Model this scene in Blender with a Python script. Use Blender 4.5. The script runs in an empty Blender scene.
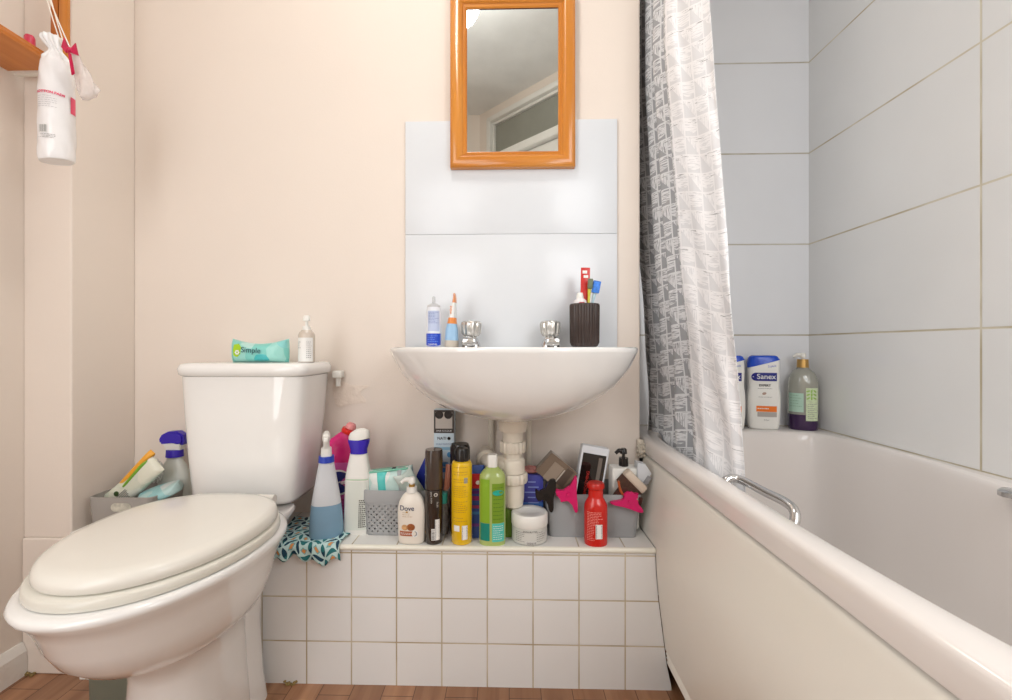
import bpy, bmesh, math, random
from mathutils import Vector, Matrix
random.seed(7)
PI = math.pi
S = bpy.context.scene
COL = S.collection

# ---------------------------------------------------------------- camera
F, PSI, H = 450.0, 0.025, 0.82
U0, V0 = 498.0, 347.0
cd = bpy.data.cameras.new('camera')
cam = bpy.data.objects.new('camera', cd); COL.objects.link(cam)
cam.location = (0, 0, H); cam.rotation_euler = (PI/2, 0, PSI)
cd.sensor_fit = 'HORIZONTAL'; cd.sensor_width = 36.0
cd.lens = F/1012*36
cd.shift_x = (506-U0)/1012; cd.shift_y = (V0-350)/1012
cd.clip_start = 0.02
S.camera = cam

# ---------------------------------------------------------------- world, lights, exposure
w = bpy.data.worlds.new('world'); S.world = w; w.use_nodes = True
w.node_tree.nodes['Background'].inputs[0].default_value = (0.9, 0.95, 1.0, 1)
w.node_tree.nodes['Background'].inputs[1].default_value = 0.6
S.view_settings.view_transform = 'Standard'
S.view_settings.look = 'None'
S.view_settings.gamma = 1.0
S.view_settings.use_curve_mapping = False
S.view_settings.exposure = 0.16
def area(name, loc, target, sx, sy, power, col):
    l = bpy.data.lights.new(name, 'AREA'); l.shape = 'RECTANGLE'; l.size = sx; l.size_y = sy
    l.energy = power; l.color = col
    o = bpy.data.objects.new(name, l); COL.objects.link(o); o.location = loc
    o.rotation_euler = (Vector(target)-Vector(loc)).to_track_quat('-Z', 'Y').to_euler()
    return o
area('fill_light_left', (-0.80, -0.40, 1.05), (0.1, 1.3, 0.45), 0.75, 1.6, 13.0, (0.95, 0.98, 1.0))  # added fill from behind left of the camera, not a fitting of the room
area('fill_light_right', (0.70, -0.12, 1.20), (0.2, 1.3, 0.45), 0.5, 1.2, 9.5, (0.95, 0.98, 1.0))  # second added fill, unseen over the near end of the bath
LAMP_POWER = 8.8

# ---------------------------------------------------------------- helpers
def px(x, y, Y):
    "world point seen at a pixel, on the vertical plane at depth Y"
    a = (x-U0)/F; b = (V0-y)/F
    c, s = math.cos(PSI), math.sin(PSI)
    X = Y*(a*c - s)/(c + a*s)
    d = -s*X + c*Y
    return Vector((X, Y, H+b*d))
def gz(x, y, z):
    "world point seen at a pixel, on the level z"
    a = (x-U0)/F; b = (V0-y)/F
    d = (z-H)/b; r = a*d
    c, s = math.cos(PSI), math.sin(PSI)
    return Vector((c*r - s*d, s*r + c*d, z))

def L(c):
    c = c/255.0
    return c/12.92 if c <= 0.04045 else ((c+0.055)/1.055)**2.4
def rgb(c): return (L(c[0]), L(c[1]), L(c[2]), 1)

MATS = {}
def mat(name, col, rough=0.4, metal=0, spec=0.5, coat=0, trans=0, ior=1.45, alpha=1, vary=0.04, vscale=8, bump=0, bscale=60, emit=None, sss=0):
    if name in MATS: return MATS[name]
    m = bpy.data.materials.new(name); m.use_nodes = True
    nt = m.node_tree; b = nt.nodes['Principled BSDF']
    b.inputs['Roughness'].default_value = rough; b.inputs['Metallic'].default_value = metal
    b.inputs['Specular IOR Level'].default_value = spec; b.inputs['Coat Weight'].default_value = coat
    b.inputs['Transmission Weight'].default_value = trans; b.inputs['IOR'].default_value = ior
    b.inputs['Alpha'].default_value = alpha
    if sss:
        b.inputs['Subsurface Weight'].default_value = sss; b.inputs['Subsurface Scale'].default_value = 0.01
    tc = nt.nodes.new('ShaderNodeTexCoord'); n = nt.nodes.new('ShaderNodeTexNoise')
    n.inputs['Scale'].default_value = vscale; n.inputs['Detail'].default_value = 3
    nt.links.new(tc.outputs['Object'], n.inputs['Vector'])
    cr = nt.nodes.new('ShaderNodeValToRGB')
    c = rgb(col)
    cr.color_ramp.elements[0].position = 0.3; cr.color_ramp.elements[1].position = 0.7
    cr.color_ramp.elements[0].color = (c[0]*(1-vary), c[1]*(1-vary), c[2]*(1-vary), 1)
    cr.color_ramp.elements[1].color = (min(1, c[0]*(1+vary)), min(1, c[1]*(1+vary)), min(1, c[2]*(1+vary)), 1)
    nt.links.new(n.outputs['Fac'], cr.inputs['Fac']); nt.links.new(cr.outputs['Color'], b.inputs['Base Color'])
    if bump:
        n2 = nt.nodes.new('ShaderNodeTexNoise'); n2.inputs['Scale'].default_value = bscale; n2.inputs['Detail'].default_value = 4
        nt.links.new(tc.outputs['Object'], n2.inputs['Vector'])
        bp = nt.nodes.new('ShaderNodeBump'); bp.inputs['Strength'].default_value = bump; bp.inputs['Distance'].default_value = 0.005
        nt.links.new(n2.outputs['Fac'], bp.inputs['Height']); nt.links.new(bp.outputs['Normal'], b.inputs['Normal'])
    if emit:
        b.inputs['Emission Color'].default_value = (*emit[0], 1); b.inputs['Emission Strength'].default_value = emit[1]
    MATS[name] = m
    return m

def math_node(nt, op, a, b=None, c=None):
    n = nt.nodes.new('ShaderNodeMath'); n.operation = op
    for i, v in enumerate((a, b, c)):
        if v is None: continue
        if isinstance(v, (int, float)): n.inputs[i].default_value = v
        else: nt.links.new(v, n.inputs[i])
    return n.outputs[0]

def tile_mat(name, col, gcol, ua, u0, du, va, v0, dv, gw=0.0022, rough=0.12, stagger=None):
    m = mat(name, col, rough=rough, vary=0.025, vscale=3)
    nt = m.node_tree; b = nt.nodes['Principled BSDF']
    tc = nt.nodes.new('ShaderNodeTexCoord'); sp = nt.nodes.new('ShaderNodeSeparateXYZ')
    nt.links.new(tc.outputs['Object'], sp.inputs[0])
    def line(ax, o, d):
        x = math_node(nt, 'DIVIDE', math_node(nt, 'SUBTRACT', sp.outputs[ax], o), d)
        f = math_node(nt, 'FRACT', math_node(nt, 'ADD', x, 100.5))
        return math_node(nt, 'MULTIPLY', math_node(nt, 'ABSOLUTE', math_node(nt, 'SUBTRACT', f, 0.5)), d)
    dist = math_node(nt, 'MINIMUM', line(ua, u0, du), line(va, v0, dv))
    mr = nt.nodes.new('ShaderNodeMapRange'); mr.interpolation_type = 'SMOOTHSTEP'
    mr.inputs['From Min'].default_value = gw*0.4; mr.inputs['From Max'].default_value = gw*0.9
    nt.links.new(dist, mr.inputs['Value'])
    src = b.inputs['Base Color'].links[0].from_socket
    n = nt.nodes.new('ShaderNodeTexNoise'); n.inputs['Scale'].default_value = 9; nt.links.new(tc.outputs['Object'], n.inputs['Vector'])
    cr = nt.nodes.new('ShaderNodeValToRGB')
    g = rgb(gcol); cr.color_ramp.elements[0].position = .35; cr.color_ramp.elements[1].position = .65
    cr.color_ramp.elements[0].color = (g[0]*.72, g[1]*.66, g[2]*.55, 1); cr.color_ramp.elements[1].color = g
    nt.links.new(n.outputs['Fac'], cr.inputs['Fac'])
    mx = nt.nodes.new('ShaderNodeMix'); mx.data_type = 'RGBA'
    nt.links.new(mr.outputs[0], mx.inputs[0]); nt.links.new(cr.outputs[0], mx.inputs[6]); nt.links.new(src, mx.inputs[7])
    nt.links.new(mx.outputs[2], b.inputs['Base Color'])
    bp = nt.nodes.new('ShaderNodeBump'); bp.inputs['Strength'].default_value = 0.5; bp.inputs['Distance'].default_value = 0.001
    nt.links.new(mr.outputs[0], bp.inputs['Height']); nt.links.new(bp.outputs['Normal'], b.inputs['Normal'])
    rr = math_node(nt, 'SUBTRACT', 0.75, math_node(nt, 'MULTIPLY', mr.outputs[0], 0.75-rough))
    nt.links.new(rr, b.inputs['Roughness'])
    return m

def wood_mat(name, c1, c2, axis=2, scale=40, rough=0.3, stretch=0.06):
    m = mat(name, c1, rough=rough, coat=0.3)
    nt = m.node_tree; b = nt.nodes['Principled BSDF']
    tc = nt.nodes.new('ShaderNodeTexCoord'); mp = nt.nodes.new('ShaderNodeMapping')
    sc = [1, 1, 1]; sc[axis] = stretch; mp.inputs['Scale'].default_value = sc
    nt.links.new(tc.outputs['Object'], mp.inputs[0])
    n = nt.nodes.new('ShaderNodeTexNoise'); n.inputs['Scale'].default_value = scale; n.inputs['Detail'].default_value = 5
    n.inputs['Distortion'].default_value = 0.6
    nt.links.new(mp.outputs[0], n.inputs['Vector'])
    cr = nt.nodes.new('ShaderNodeValToRGB')
    cr.color_ramp.elements[0].position = .3; cr.color_ramp.elements[1].position = .7
    cr.color_ramp.elements[0].color = rgb(c1); cr.color_ramp.elements[1].color = rgb(c2)
    nt.links.new(n.outputs['Fac'], cr.inputs['Fac']); nt.links.new(cr.outputs[0], b.inputs['Base Color'])
    return m

def finish(name, bm, m, parent=None, smooth=True, angle=40, fix=True):
    if fix: bmesh.ops.recalc_face_normals(bm, faces=bm.faces[:])
    me = bpy.data.meshes.new(name); bm.to_mesh(me); bm.free()
    if smooth:
        for p in me.polygons: p.use_smooth = True
        me.set_sharp_from_angle(angle=math.radians(angle))
    if isinstance(m, (list, tuple)):
        for k in m: me.materials.append(k)
    else: me.materials.append(m)
    o = bpy.data.objects.new(name, me); COL.objects.link(o)
    if parent: o.parent = parent
    return o
def structure(name, bm, m, smooth=False, **k):
    o = finish(name, bm, m, None, smooth, **k); o['kind'] = 'structure'; return o
def tag(o, label, cat, group=None):
    o['label'] = label; o['category'] = cat
    if group: o['group'] = group
    return o
def thing(name, label, cat, loc=(0, 0, 0), rot=(0, 0, 0), group=None):
    o = bpy.data.objects.new(name, None); COL.objects.link(o); o.empty_display_size = 0.02
    o.location = loc; o.rotation_euler = rot
    return tag(o, label, cat, group)

def B(): return bmesh.new()
def box(bm, c, s, bev=0, rot=None, seg=2):
    M = Matrix.Translation(Vector(c))
    if rot is not None: M = M @ (rot.to_4x4() if not isinstance(rot, Matrix) or len(rot) == 3 else rot)
    M = M @ Matrix.Diagonal((s[0], s[1], s[2], 1))
    r = bmesh.ops.create_cube(bm, size=1, matrix=M)
    if bev:
        es = list({e for v in r['verts'] for e in v.link_edges})
        bmesh.ops.bevel(bm, geom=es, offset=bev, segments=seg, affect='EDGES', profile=0.5)
    return bm
def boxes(*a):
    bm = B()
    for q in a: box(bm, *q)
    return bm
def loft(bm, rings, cap0=True, cap1=True, closed=True):
    vs = [[bm.verts.new(p) for p in r] for r in rings]
    n = len(vs[0])
    for i in range(len(vs)-1):
        for j in range(n if closed else n-1):
            k = (j+1) % n
            try: bm.faces.new((vs[i][j], vs[i][k], vs[i+1][k], vs[i+1][j]))
            except ValueError: pass
    if cap0: bm.faces.new(vs[0])
    if cap1: bm.faces.new(vs[-1])
    return bm
def sgnpow(x, e): return math.copysign(abs(x)**e, x)
def sring(a, b, z, n=2.0, cx=0, cy=0, N=48):
    return [Vector((cx+a*sgnpow(math.cos(t), 2/n), cy+b*sgnpow(math.sin(t), 2/n), z)) for t in [2*PI*i/N for i in range(N)]]
def tube(bm, pts, r, N=12, cap=True):
    pts = [Vector(p) for p in pts]; rings = []
    rs = r if isinstance(r, (list, tuple)) else [r]*len(pts)
    up = None
    for i, p in enumerate(pts):
        d = (pts[min(i+1, len(pts)-1)]-pts[max(i-1, 0)]).normalized()
        if up is None:
            up = Vector((0, 0, 1)) if abs(d.z) < .9 else Vector((1, 0, 0))
        x = (up - d*up.dot(d)).normalized(); up = x; y = d.cross(x)
        rings.append([p+rs[i]*(x*math.cos(2*PI*k/N)+y*math.sin(2*PI*k/N)) for k in range(N)])
    return loft(bm, rings, cap, cap)
def curve(pts, n=8):
    "smooth path through points"
    P = [Vector(p) for p in pts]; out = []
    for i in range(len(P)-1):
        p0 = P[max(i-1, 0)]; p1 = P[i]; p2 = P[i+1]; p3 = P[min(i+2, len(P)-1)]
        for k in range(n):
            t = k/n
            out.append(0.5*((2*p1)+(p2-p0)*t+(2*p0-5*p1+4*p2-p3)*t*t+(-p0+3*p1-3*p2+p3)*t**3))
    out.append(P[-1]); return out
def lathe(bm, prof, c=(0, 0, 0), N=40, n=2.0, ky=1.0, smoothn=0):
    if smoothn: prof = [(q.y, q.x) for q in curve([(r, z, 0) for z, r in prof], smoothn)]
    return loft(bm, [[Vector(c)+p for p in sring(max(r, 1e-4), max(r, 1e-4)*ky, z, n, N=N)] for z, r in prof])
def extrude(bm, pts, th, M=None, bev=0):
    "pts in XZ, thickness along Y (centred)"
    f = [bm.verts.new((p[0], -th/2, p[1])) for p in pts]; b = [bm.verts.new((p[0], th/2, p[1])) for p in pts]
    n = len(pts)
    bm.faces.new(f); bm.faces.new(b[::-1])
    for i in range(n):
        j = (i+1) % n
        bm.faces.new((f[i], b[i], b[j], f[j]))
    if bev:
        es = [e for e in bm.edges if (e.verts[0] in f and e.verts[1] in f) or (e.verts[0] in b and e.verts[1] in b)]
        bmesh.ops.bevel(bm, geom=es, offset=bev, segments=2, affect='EDGES')
    if M is not None: bmesh.ops.transform(bm, matrix=M, verts=bm.verts[:])
    return bm

class Body:
    "a bottle body: half widths by height, superellipse plan; its front faces -Y"
    def __init__(s, prof, ky=1.0, n=2.0, sm=4, lean=0.0):
        s.prof = [(q.x, q.y) for q in curve([(z, r, 0) for z, r in prof], sm)] if sm else prof
        s.ky = ky; s.n = n; s.lean = lean
    def a(s, z):
        P = s.prof
        if z <= P[0][0]: return P[0][1]
        for i in range(len(P)-1):
            if P[i][0] <= z <= P[i+1][0] and P[i+1][0] > P[i][0]:
                t = (z-P[i][0])/(P[i+1][0]-P[i][0]); return P[i][1]*(1-t)+P[i+1][1]*t
        return P[-1][1]
    def build(s, name, m, parent, N=48):
        bm = B()
        loft(bm, [[v+Vector((s.lean*z, 0, 0)) for v in sring(max(r, 1e-4), max(r, 1e-4)*s.ky, z, s.n, N=N)] for z, r in s.prof])
        return finish(name, bm, m, parent)
    def front(s, x, z, off=0.0006):
        a = s.a(z)+1e-6; q = max(-.995, min(.995, x/a))
        return Vector((q*a+s.lean*z, -(a*s.ky)*(1-abs(q)**s.n)**(1/s.n)-off, z))
    def patch(s, name, m, parent, x0, x1, z0, z1, nx=14, nz=8, off=0.0006, frac=False, top=None):
        bm = B(); g = []
        for i in range(nz+1):
            row = []
            for j in range(nx+1):
                t = j/nx; xa, xb = x0, x1
                zt = top(t) if top else z1
                z = z0+(zt-z0)*i/nz
                if frac:
                    th = math.asin(x0)*(1-t)+math.asin(x1)*t; x = math.sin(th)*s.a(z)
                else: x = xa*(1-t)+xb*t
                row.append(bm.verts.new(s.front(x, z, off)))
            g.append(row)
        for i in range(nz):
            for j in range(nx): bm.faces.new((g[i][j], g[i][j+1], g[i+1][j+1], g[i+1][j]))
        return finish(name, bm, m, parent, fix=False)
    def text(s, name, m, parent, body, size, x, z, off=0.0011, vert=False, bold=0.0, tilt=0, align='CENTER'):
        bm = text_bm(body, size, align, bold)
        for v in bm.verts:
            tx, tz = v.co.x, v.co.y
            if vert: tx, tz = -tz, tx
            if tilt: tx, tz = tx*math.cos(tilt)-tz*math.sin(tilt), tx*math.sin(tilt)+tz*math.cos(tilt)
            v.co = s.front(x+tx, z+tz, off)
        return finish(name, bm, m, parent, smooth=False, fix=False)
    def lines(s, name, m, parent, x0, x1, z0, z1, n, h=0.0008, off=0.0009, seed=1):
        "small print: rows of fine word strips"
        R = random.Random(seed); bm = B()
        for i in range(n):
            z = z0+(z1-z0)*(i+.5)/n; x = x0; end = x1-(x1-x0)*R.choice([0, 0, .1, .3])
            while x < end:
                wd = min(R.uniform(.06, .16)*(x1-x0)+0.001, end-x)
                vs = [bm.verts.new(s.front(xx, zz, off)) for xx, zz in ((x, z-h/2), (x+wd, z-h/2), (x+wd, z+h/2), (x, z+h/2))]
                bm.faces.new(vs); x += wd+0.0012
        return finish(name, bm, m, parent, smooth=False, fix=False)
    def barcode(s, m1, m2, parent, x0, x1, z0, z1, seed=3, off=.0012, flip=False):
        R = random.Random(seed)
        s.patch('barcode_panel', m1, parent, x0, x1, z0, z1, off=off-.0003)
        bm = B()
        if flip:
            z = z0+.0012
            while z < z1-.0015:
                wd = R.choice([.0005, .0008, .0012])
                bm.faces.new([bm.verts.new(s.front(a, b, off)) for a, b in ((x0+.001, z), (x1-.001, z), (x1-.001, z+wd), (x0+.001, z+wd))]); z += wd+R.choice([.0006, .001])
        else:
            x = x0+.0008
            while x < x1-.001:
                wd = R.choice([.0004, .0007, .001])
                bm.faces.new([bm.verts.new(s.front(a, b, off)) for a, b in ((x, z0+.001), (x+wd, z0+.001), (x+wd, z1-.001), (x, z1-.001))]); x += wd+R.choice([.0005, .0009])
        finish('barcode', bm, m2, parent, smooth=False, fix=False)

def text_bm(body, size, align='CENTER', bold=0.0, italic=0.0):
    cu = bpy.data.curves.new('lettering', 'FONT'); cu.body = body; cu.size = size; cu.align_x = align; cu.align_y = 'CENTER'
    cu.offset = bold; cu.shear = italic
    o = bpy.data.objects.new('lettering', cu); COL.objects.link(o)
    bpy.context.view_layer.update()
    me = bpy.data.meshes.new_from_object(o.evaluated_get(bpy.context.evaluated_depsgraph_get()))
    bm = bmesh.new(); bm.from_mesh(me)
    bpy.data.objects.remove(o); bpy.data.curves.remove(cu); bpy.data.meshes.remove(me)
    return bm
def flat_text(name, m, parent, body, size, M, align='CENTER', bold=0.0, italic=0.0, flip=False):
    "lettering in the XZ plane facing -Y, then moved by M"
    bm = text_bm(body, size, align, bold, italic)
    for v in bm.verts: v.co = Vector((v.co.x, 0, v.co.y))
    bmesh.ops.transform(bm, matrix=M, verts=bm.verts[:])
    return finish(name, bm, m, parent, smooth=False, fix=False)
def quad(bm, pts):
    return bm.faces.new([bm.verts.new(p) for p in pts])
def T(x, y, z): return Matrix.Translation((x, y, z))
def RY(a): return Matrix.Rotation(a, 4, 'Y')
def RX(a): return Matrix.Rotation(a, 4, 'X')
def RZ(a): return Matrix.Rotation(a, 4, 'Z')

# ---------------------------------------------------------------- common materials
paint = mat('cream_paint', (233, 221, 210), rough=0.55, vary=0.015, vscale=2, bump=0.05, bscale=180, spec=.3)
whitepaint = mat('white_gloss_paint', (232, 230, 224), rough=0.35)
ceilpaint = mat('ceiling_paint', (234, 234, 232), rough=0.7, bump=0.06)
porcelain = mat('white_porcelain', (238, 236, 233), rough=0.07, coat=0.5, vary=0.01)
seatplastic = mat('cream_seat_plastic', (231, 227, 218), rough=0.16, vary=0.01)
acrylic = mat('bath_acrylic', (229, 222, 217), rough=0.14, coat=0.3, vary=0.012, vscale=3)
panelplastic = mat('bath_panel_plastic', (232, 227, 217), rough=0.28, vary=0.015, vscale=3)
black = mat('black_gap', (22, 18, 15), rough=0.6)
blackp = mat('black_plastic', (32, 28, 26), rough=0.25)
whitep = mat('white_plastic', (236, 234, 228), rough=0.3)
pipewhite = mat('pipe_plastic', (222, 213, 198), rough=0.3)
chrome = mat('chrome', (205, 205, 205), rough=0.12, metal=1, vary=.02)
greyp = mat('grey_plastic', (166, 167, 168), rough=0.5)
greyin = mat('dark_ink', (60, 58, 56), rough=0.5)
grouty = mat('sealant', (222, 212, 196), rough=0.6, bump=.4, bscale=90, vary=.15, vscale=40)
inkgrey = mat('grey_ink', (130, 128, 126), rough=.5)
labelwhite = mat('white_label', (238, 237, 234), rough=.4)

# ---------------------------------------------------------------- the room
YW, YB, YP, ZP = 1.295, 1.50, 1.084, 0.34          # basin wall, alcove wall, ledge front, ledge top
XL, XR, XE, ZC = -1.224, 0.982, 0.3734, 2.41       # left wall, right wall, end of the basin wall, ceiling
T0 = 0.06
floor_m = wood_mat('wood_floor', (146, 98, 66), (184, 136, 100), axis=1, scale=26, rough=.35, stretch=.07)
_nt = floor_m.node_tree; _b = _nt.nodes['Principled BSDF']
_src = _b.inputs['Base Color'].links[0].from_socket
_tc = _nt.nodes.new('ShaderNodeTexCoord'); _mp = _nt.nodes.new('ShaderNodeMapping'); _mp.inputs['Rotation'].default_value = (0, 0, PI/2)
_nt.links.new(_tc.outputs['Object'], _mp.inputs[0])
_br = _nt.nodes.new('ShaderNodeTexBrick'); _br.inputs['Scale'].default_value = 1; _br.inputs['Brick Width'].default_value = .42
_br.inputs['Row Height'].default_value = .075; _br.inputs['Mortar Size'].default_value = .0009
_br.inputs['Color1'].default_value = (1, 1, 1, 1); _br.inputs['Color2'].default_value = (.72, .70, .68, 1); _br.inputs['Mortar'].default_value = (.25, .2, .18, 1)
_nt.links.new(_mp.outputs[0], _br.inputs['Vector'])
_mx = _nt.nodes.new('ShaderNodeMix'); _mx.data_type = 'RGBA'; _mx.blend_type = 'MULTIPLY'; _mx.inputs[0].default_value = 1
_nt.links.new(_src, _mx.inputs[6]); _nt.links.new(_br.outputs['Color'], _mx.inputs[7]); _nt.links.new(_mx.outputs[2], _b.inputs['Base Color'])

structure('floor', boxes(((-.12, .4, -.03), (2.4, 2.4, .06))), floor_m)
structure('ceiling', boxes(((-.12, .4, ZC+.03), (2.4, 2.4, .06))), ceilpaint)
structure('wall_back', boxes((((XL-T0+XE)/2, YW+.13, ZC/2), (XE-XL+T0, .26, ZC), .004)), paint)
wt_a = tile_mat('alcove_tile', (226, 227, 230), (196, 192, 180), 0, 5.1, 10, 2, .859, .298, gw=.0035)
structure('wall_alcove', boxes((((XE+XR)/2+.05, YB+.03, ZC/2), (XR-XE+.2, .06, ZC))), wt_a)
wt_r = tile_mat('bath_wall_tile', (230, 229, 227), (212, 204, 184), 1, .962, .6, 2, .859, .298, gw=.0035)
structure('wall_right', boxes(((XR+.03, .6, ZC/2), (.06, 1.86, ZC))), wt_r)
structure('wall_left', boxes(((XL-.03, .4, ZC/2), (.06, 2.0, ZC))), paint)
structure('wall_front', boxes((((XL-.2)/2, -.56, ZC/2), (-.2-XL, .06, ZC))), paint)
structure('wall_bath_end', boxes(((.68, -.25, ZC/2), (.66, .06, ZC)), ((.375, -.08, ZC/2), (.05, .30, ZC))), paint)
# boxing column in the left corner
structure('trim_1', boxes((((XL-1.10)/2, (1.104+YW)/2, (ZP+ZC)/2), (-1.10-XL, YW-1.104, ZC-ZP), .003)), paint)
structure('trim_2', boxes(((-1.096, 1.195, .348), (.010, .19, .016), .003)), whitepaint)

# diagonal entry wall with door and fanlight, seen only in the mirror
DM = T(-.2, -.53, 0) @ RZ(PI/4)
def dbox(*a):
    bm = boxes(*a); bmesh.ops.transform(bm, matrix=DM, verts=bm.verts[:]); return bm
structure('wall_entry', dbox(((.03, -.03, ZC/2), (.10, .06, ZC)), ((.80, -.03, ZC/2), (.06, .06, ZC)), ((.42, -.03, 2.385), (.74, .06, .05))), paint)
dr = structure('door_1', dbox(((.425, -.035, 1.02), (.63, .035, 2.03), .003)), whitepaint)
finish('door_frame', dbox(((.095, -.02, 1.17), (.035, .07, 2.34), .006), ((.755, -.02, 1.17), (.035, .07, 2.34), .006),
    ((.425, -.02, 2.335), (.69, .07, .035), .006), ((.118, -.03, 1.17), (.014, .03, 2.3)), ((.425, -.03, 2.31), (.62, .03, .015))), whitepaint, dr)
structure('trim_3', dbox(((.425, -.015, 2.065), (.63, .07, .05), .006)), whitepaint)
wn = structure('window_1', dbox(((.425, -.035, 2.195), (.62, .008, .21))), mat('fanlight_glass', (150, 150, 140), rough=.25, vary=.05))

# skirting on the left wall
bm = B()
prof = [(0, 0), (.016, 0), (.016, .060), (.010, .072), (.006, .080), (0, .080)]
loft(bm, [[Vector((XL+x, y, z)) for x, z in prof] for y in (-.5, 1.098)])
structure('baseboard_left', bm, mat('skirting_paint', (236, 232, 226), rough=.4, bump=.5, bscale=50, vary=.04))

# bath panel profile, used by the ledge too
PAN = [(.0, .390), (.06, .377), (.10, .3715), (.16, .364), (.22, .3565), (.28, .3515), (.34, .3495), (.40, .3545), (.46, .368), (.50, .380), (.518, .386)]
PAN = [(q.x, q.y) for q in curve([(a, b, 0) for a, b in PAN], 4)]
def panx(z):
    for (a, b), (c, d) in zip(PAN, PAN[1:]):
        if a <= z <= c: return b+(d-b)*(z-a)/(c-a)
    return PAN[-1][1]
# tiled ledge under the basin
ledge_f = tile_mat('ledge_tile', (234, 233, 231), (206, 194, 170), 0, .0572, .1101, 2, .104, .108, gw=.0024, rough=.10)
ledge_t = tile_mat('ledge_top_tile', (232, 230, 225), (196, 186, 165), 0, .0572, .1101, 1, 1.30, .5, gw=.0024, rough=.14)
bm = B()
zs = [0, .03, .06, .10, .16, .22, .28, .326]
poly = [(-1.06, z) for z in reversed(zs)] + [(panx(z)-.001, z) for z in zs]
loft(bm, [[Vector((x, y, z)) for x, z in poly] for y in (YP, YW-.0005)])
bmesh.ops.recalc_face_normals(bm, faces=bm.faces[:])
structure('wall_ledge', bm, ledge_f, fix=False)
bm = B()
bx = [(-1.06, .326), (panx(.33)-.001, .326), (panx(.34)-.001, .3395), (-1.06, .3395)]
loft(bm, [[Vector((x, y, z)) for x, z in bx] for y in (YP+.004, YW-.0005)])
structure('trim_4', bm, ledge_t)
bm = B(); tube(bm, [(-1.06, YP+.001, .333), (panx(.333)-.001, YP+.001, .333)], .0068, N=16)
structure('trim_5', bm, mat('edge_strip_plastic', (234, 230, 216), rough=.3), smooth=True)
structure('trim_6', boxes((((XL-1.0605)/2, (1.099+YW)/2, .17), (-1.0605-XL-.001, YW-1.099, .34), .004)), paint)
# crumbly sealant and dirt where ledge meets floor and panel
def crumbs(name, pts, r, m, n=5):
    bm = B(); R = random.Random(len(pts)*7+n)
    for p in pts:
        for k in range(n):
            q = Vector(p)+Vector((R.uniform(-1, 1), R.uniform(-1, 1), R.uniform(-.3, 1)))*r*1.2
            bmesh.ops.create_icosphere(bm, subdivisions=1, radius=r*R.uniform(.5, 1.1), matrix=T(*q))
    return structure(name, bm, m, smooth=True)
crumbs('trim_7', [(-.545+.008*k, YP-.003, .002) for k in range(4)]+[(-1.205+.010*k, 1.094, .002) for k in range(3)], .0035, mat('grimy_sealant', (150, 128, 82), rough=.9, vary=.4, vscale=90), 5)
crumbs('trim_8', [(.368+.005*k, 1.285, .512+.012*j) for k in range(3) for j in range(4)], .0055, grouty, 9)

# ---------------------------------------------------------------- bath
bath = thing('bathtub', 'cream white bath with smooth panel running along the right wall', 'bathtub', (0, 0, 0))
NB = 120
def outline(k, inset, z):
    "k = 0 inner opening .. scaled towards centre; returns ring"
    pts = []
    cx, cy = .690, .80
    for i in range(NB):
        t = 2*PI*(i+.5)/NB; c, s_ = math.cos(t), math.sin(t)
        n = 9.0 if s_ > 0 else 3.2
        hx = .265*k; hy = (.60 if s_ > 0 else .70)*(k if s_ < 0 else (1-(1-k)*.5))
        x = cx+hx*sgnpow(c, 2/n); y = cy+hy*sgnpow(s_, 2/n)
        if x > cx:
            q = min(1, max(0, (1.02-y)/.25)); x -= .05*(q*q*(3-2*q))*k
        pts.append(Vector((x, y, z)))
    return pts
def outer(x0, x1, y0, y1, z):
    pts = []
    for p in outline(1, 0, z):
        d = Vector((p.x-.69, p.y-.66))
        tx = ((x1-.69) if d.x > 0 else (.69-x0))/max(abs(d.x), 1e-6); ty = ((y1-.66) if d.y > 0 else (.66-y0))/max(abs(d.y), 1e-6)
        k = min(tx, ty); pts.append(Vector((.69+d.x*k, .66+d.y*k, z)))
    # put ring points on the four corners
    for X, Y in ((x0, y0), (x0, y1), (x1, y0), (x1, y1)):
        j = min(range(NB), key=lambda i: (pts[i].x-X)**2+(pts[i].y-Y)**2); pts[j] = Vector((X, Y, z))
    return pts
X0, X1, Y0, Y1 = .383, XR-.001, -.215, YB-.001
bm = B()
rings = [outer(X0, X1, Y0, Y1, .5205), outer(X0-.001, X1, Y0, Y1, .545), outer(X0+.001, X1, Y0, Y1, .554), outer(X0+.005, X1, Y0, Y1, .559), outer(X0+.012, X1, Y0, Y1, .561)]
rings += [[a.lerp(b, .5) for a, b in zip(rings[-1], outline(1.03, 0, .5605))], outline(1.015, 0, .5605), outline(1, 0, .558), outline(.985, 0, .550), outline(.975, 0, .535), outline(.95, 0, .45), outline(.90, 0, .32), outline(.84, 0, .22), outline(.74, 0, .17), outline(.5, 0, .155)]
loft(bm, rings, False, True)
finish('tub', bm, acrylic, bath, angle=70)
bm = B(); zz = [.066, .070, .076, .080, .086, .090, .096, .10]
offs = [0, 0, .004, 0, .004, 0, .004, 0]
pp = [(panx(z)+o, z) for z, o in zip(zz, offs)]+[(x, z) for z, x in PAN if .11 < z < .510]+[(.386, .512), (.391, .5155)]
back = [(x+.012, z) for x, z in reversed(pp)]
loft(bm, [[Vector((x, y, z)) for x, z in pp+back] for y in (-.19, YP-.002)])
finish('panel', bm, panelplastic, bath, angle=30)
bm = B(); pp2 = [(panx(.3405), .3405)]+[(x, z) for x, z in pp if z >= .342]
back = [(x+.012, z) for x, z in reversed(pp2)]
loft(bm, [[Vector((x, y, z)) for x, z in pp2+back] for y in (YP-.0025, YW-.004)])
finish('panel', bm, panelplastic, bath, angle=30)
finish('recess_shade', boxes(((.44, .44, .035), (.05, 1.28, .066))), black, bath)  # black block paints in the shade of the recess below the panel
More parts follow.
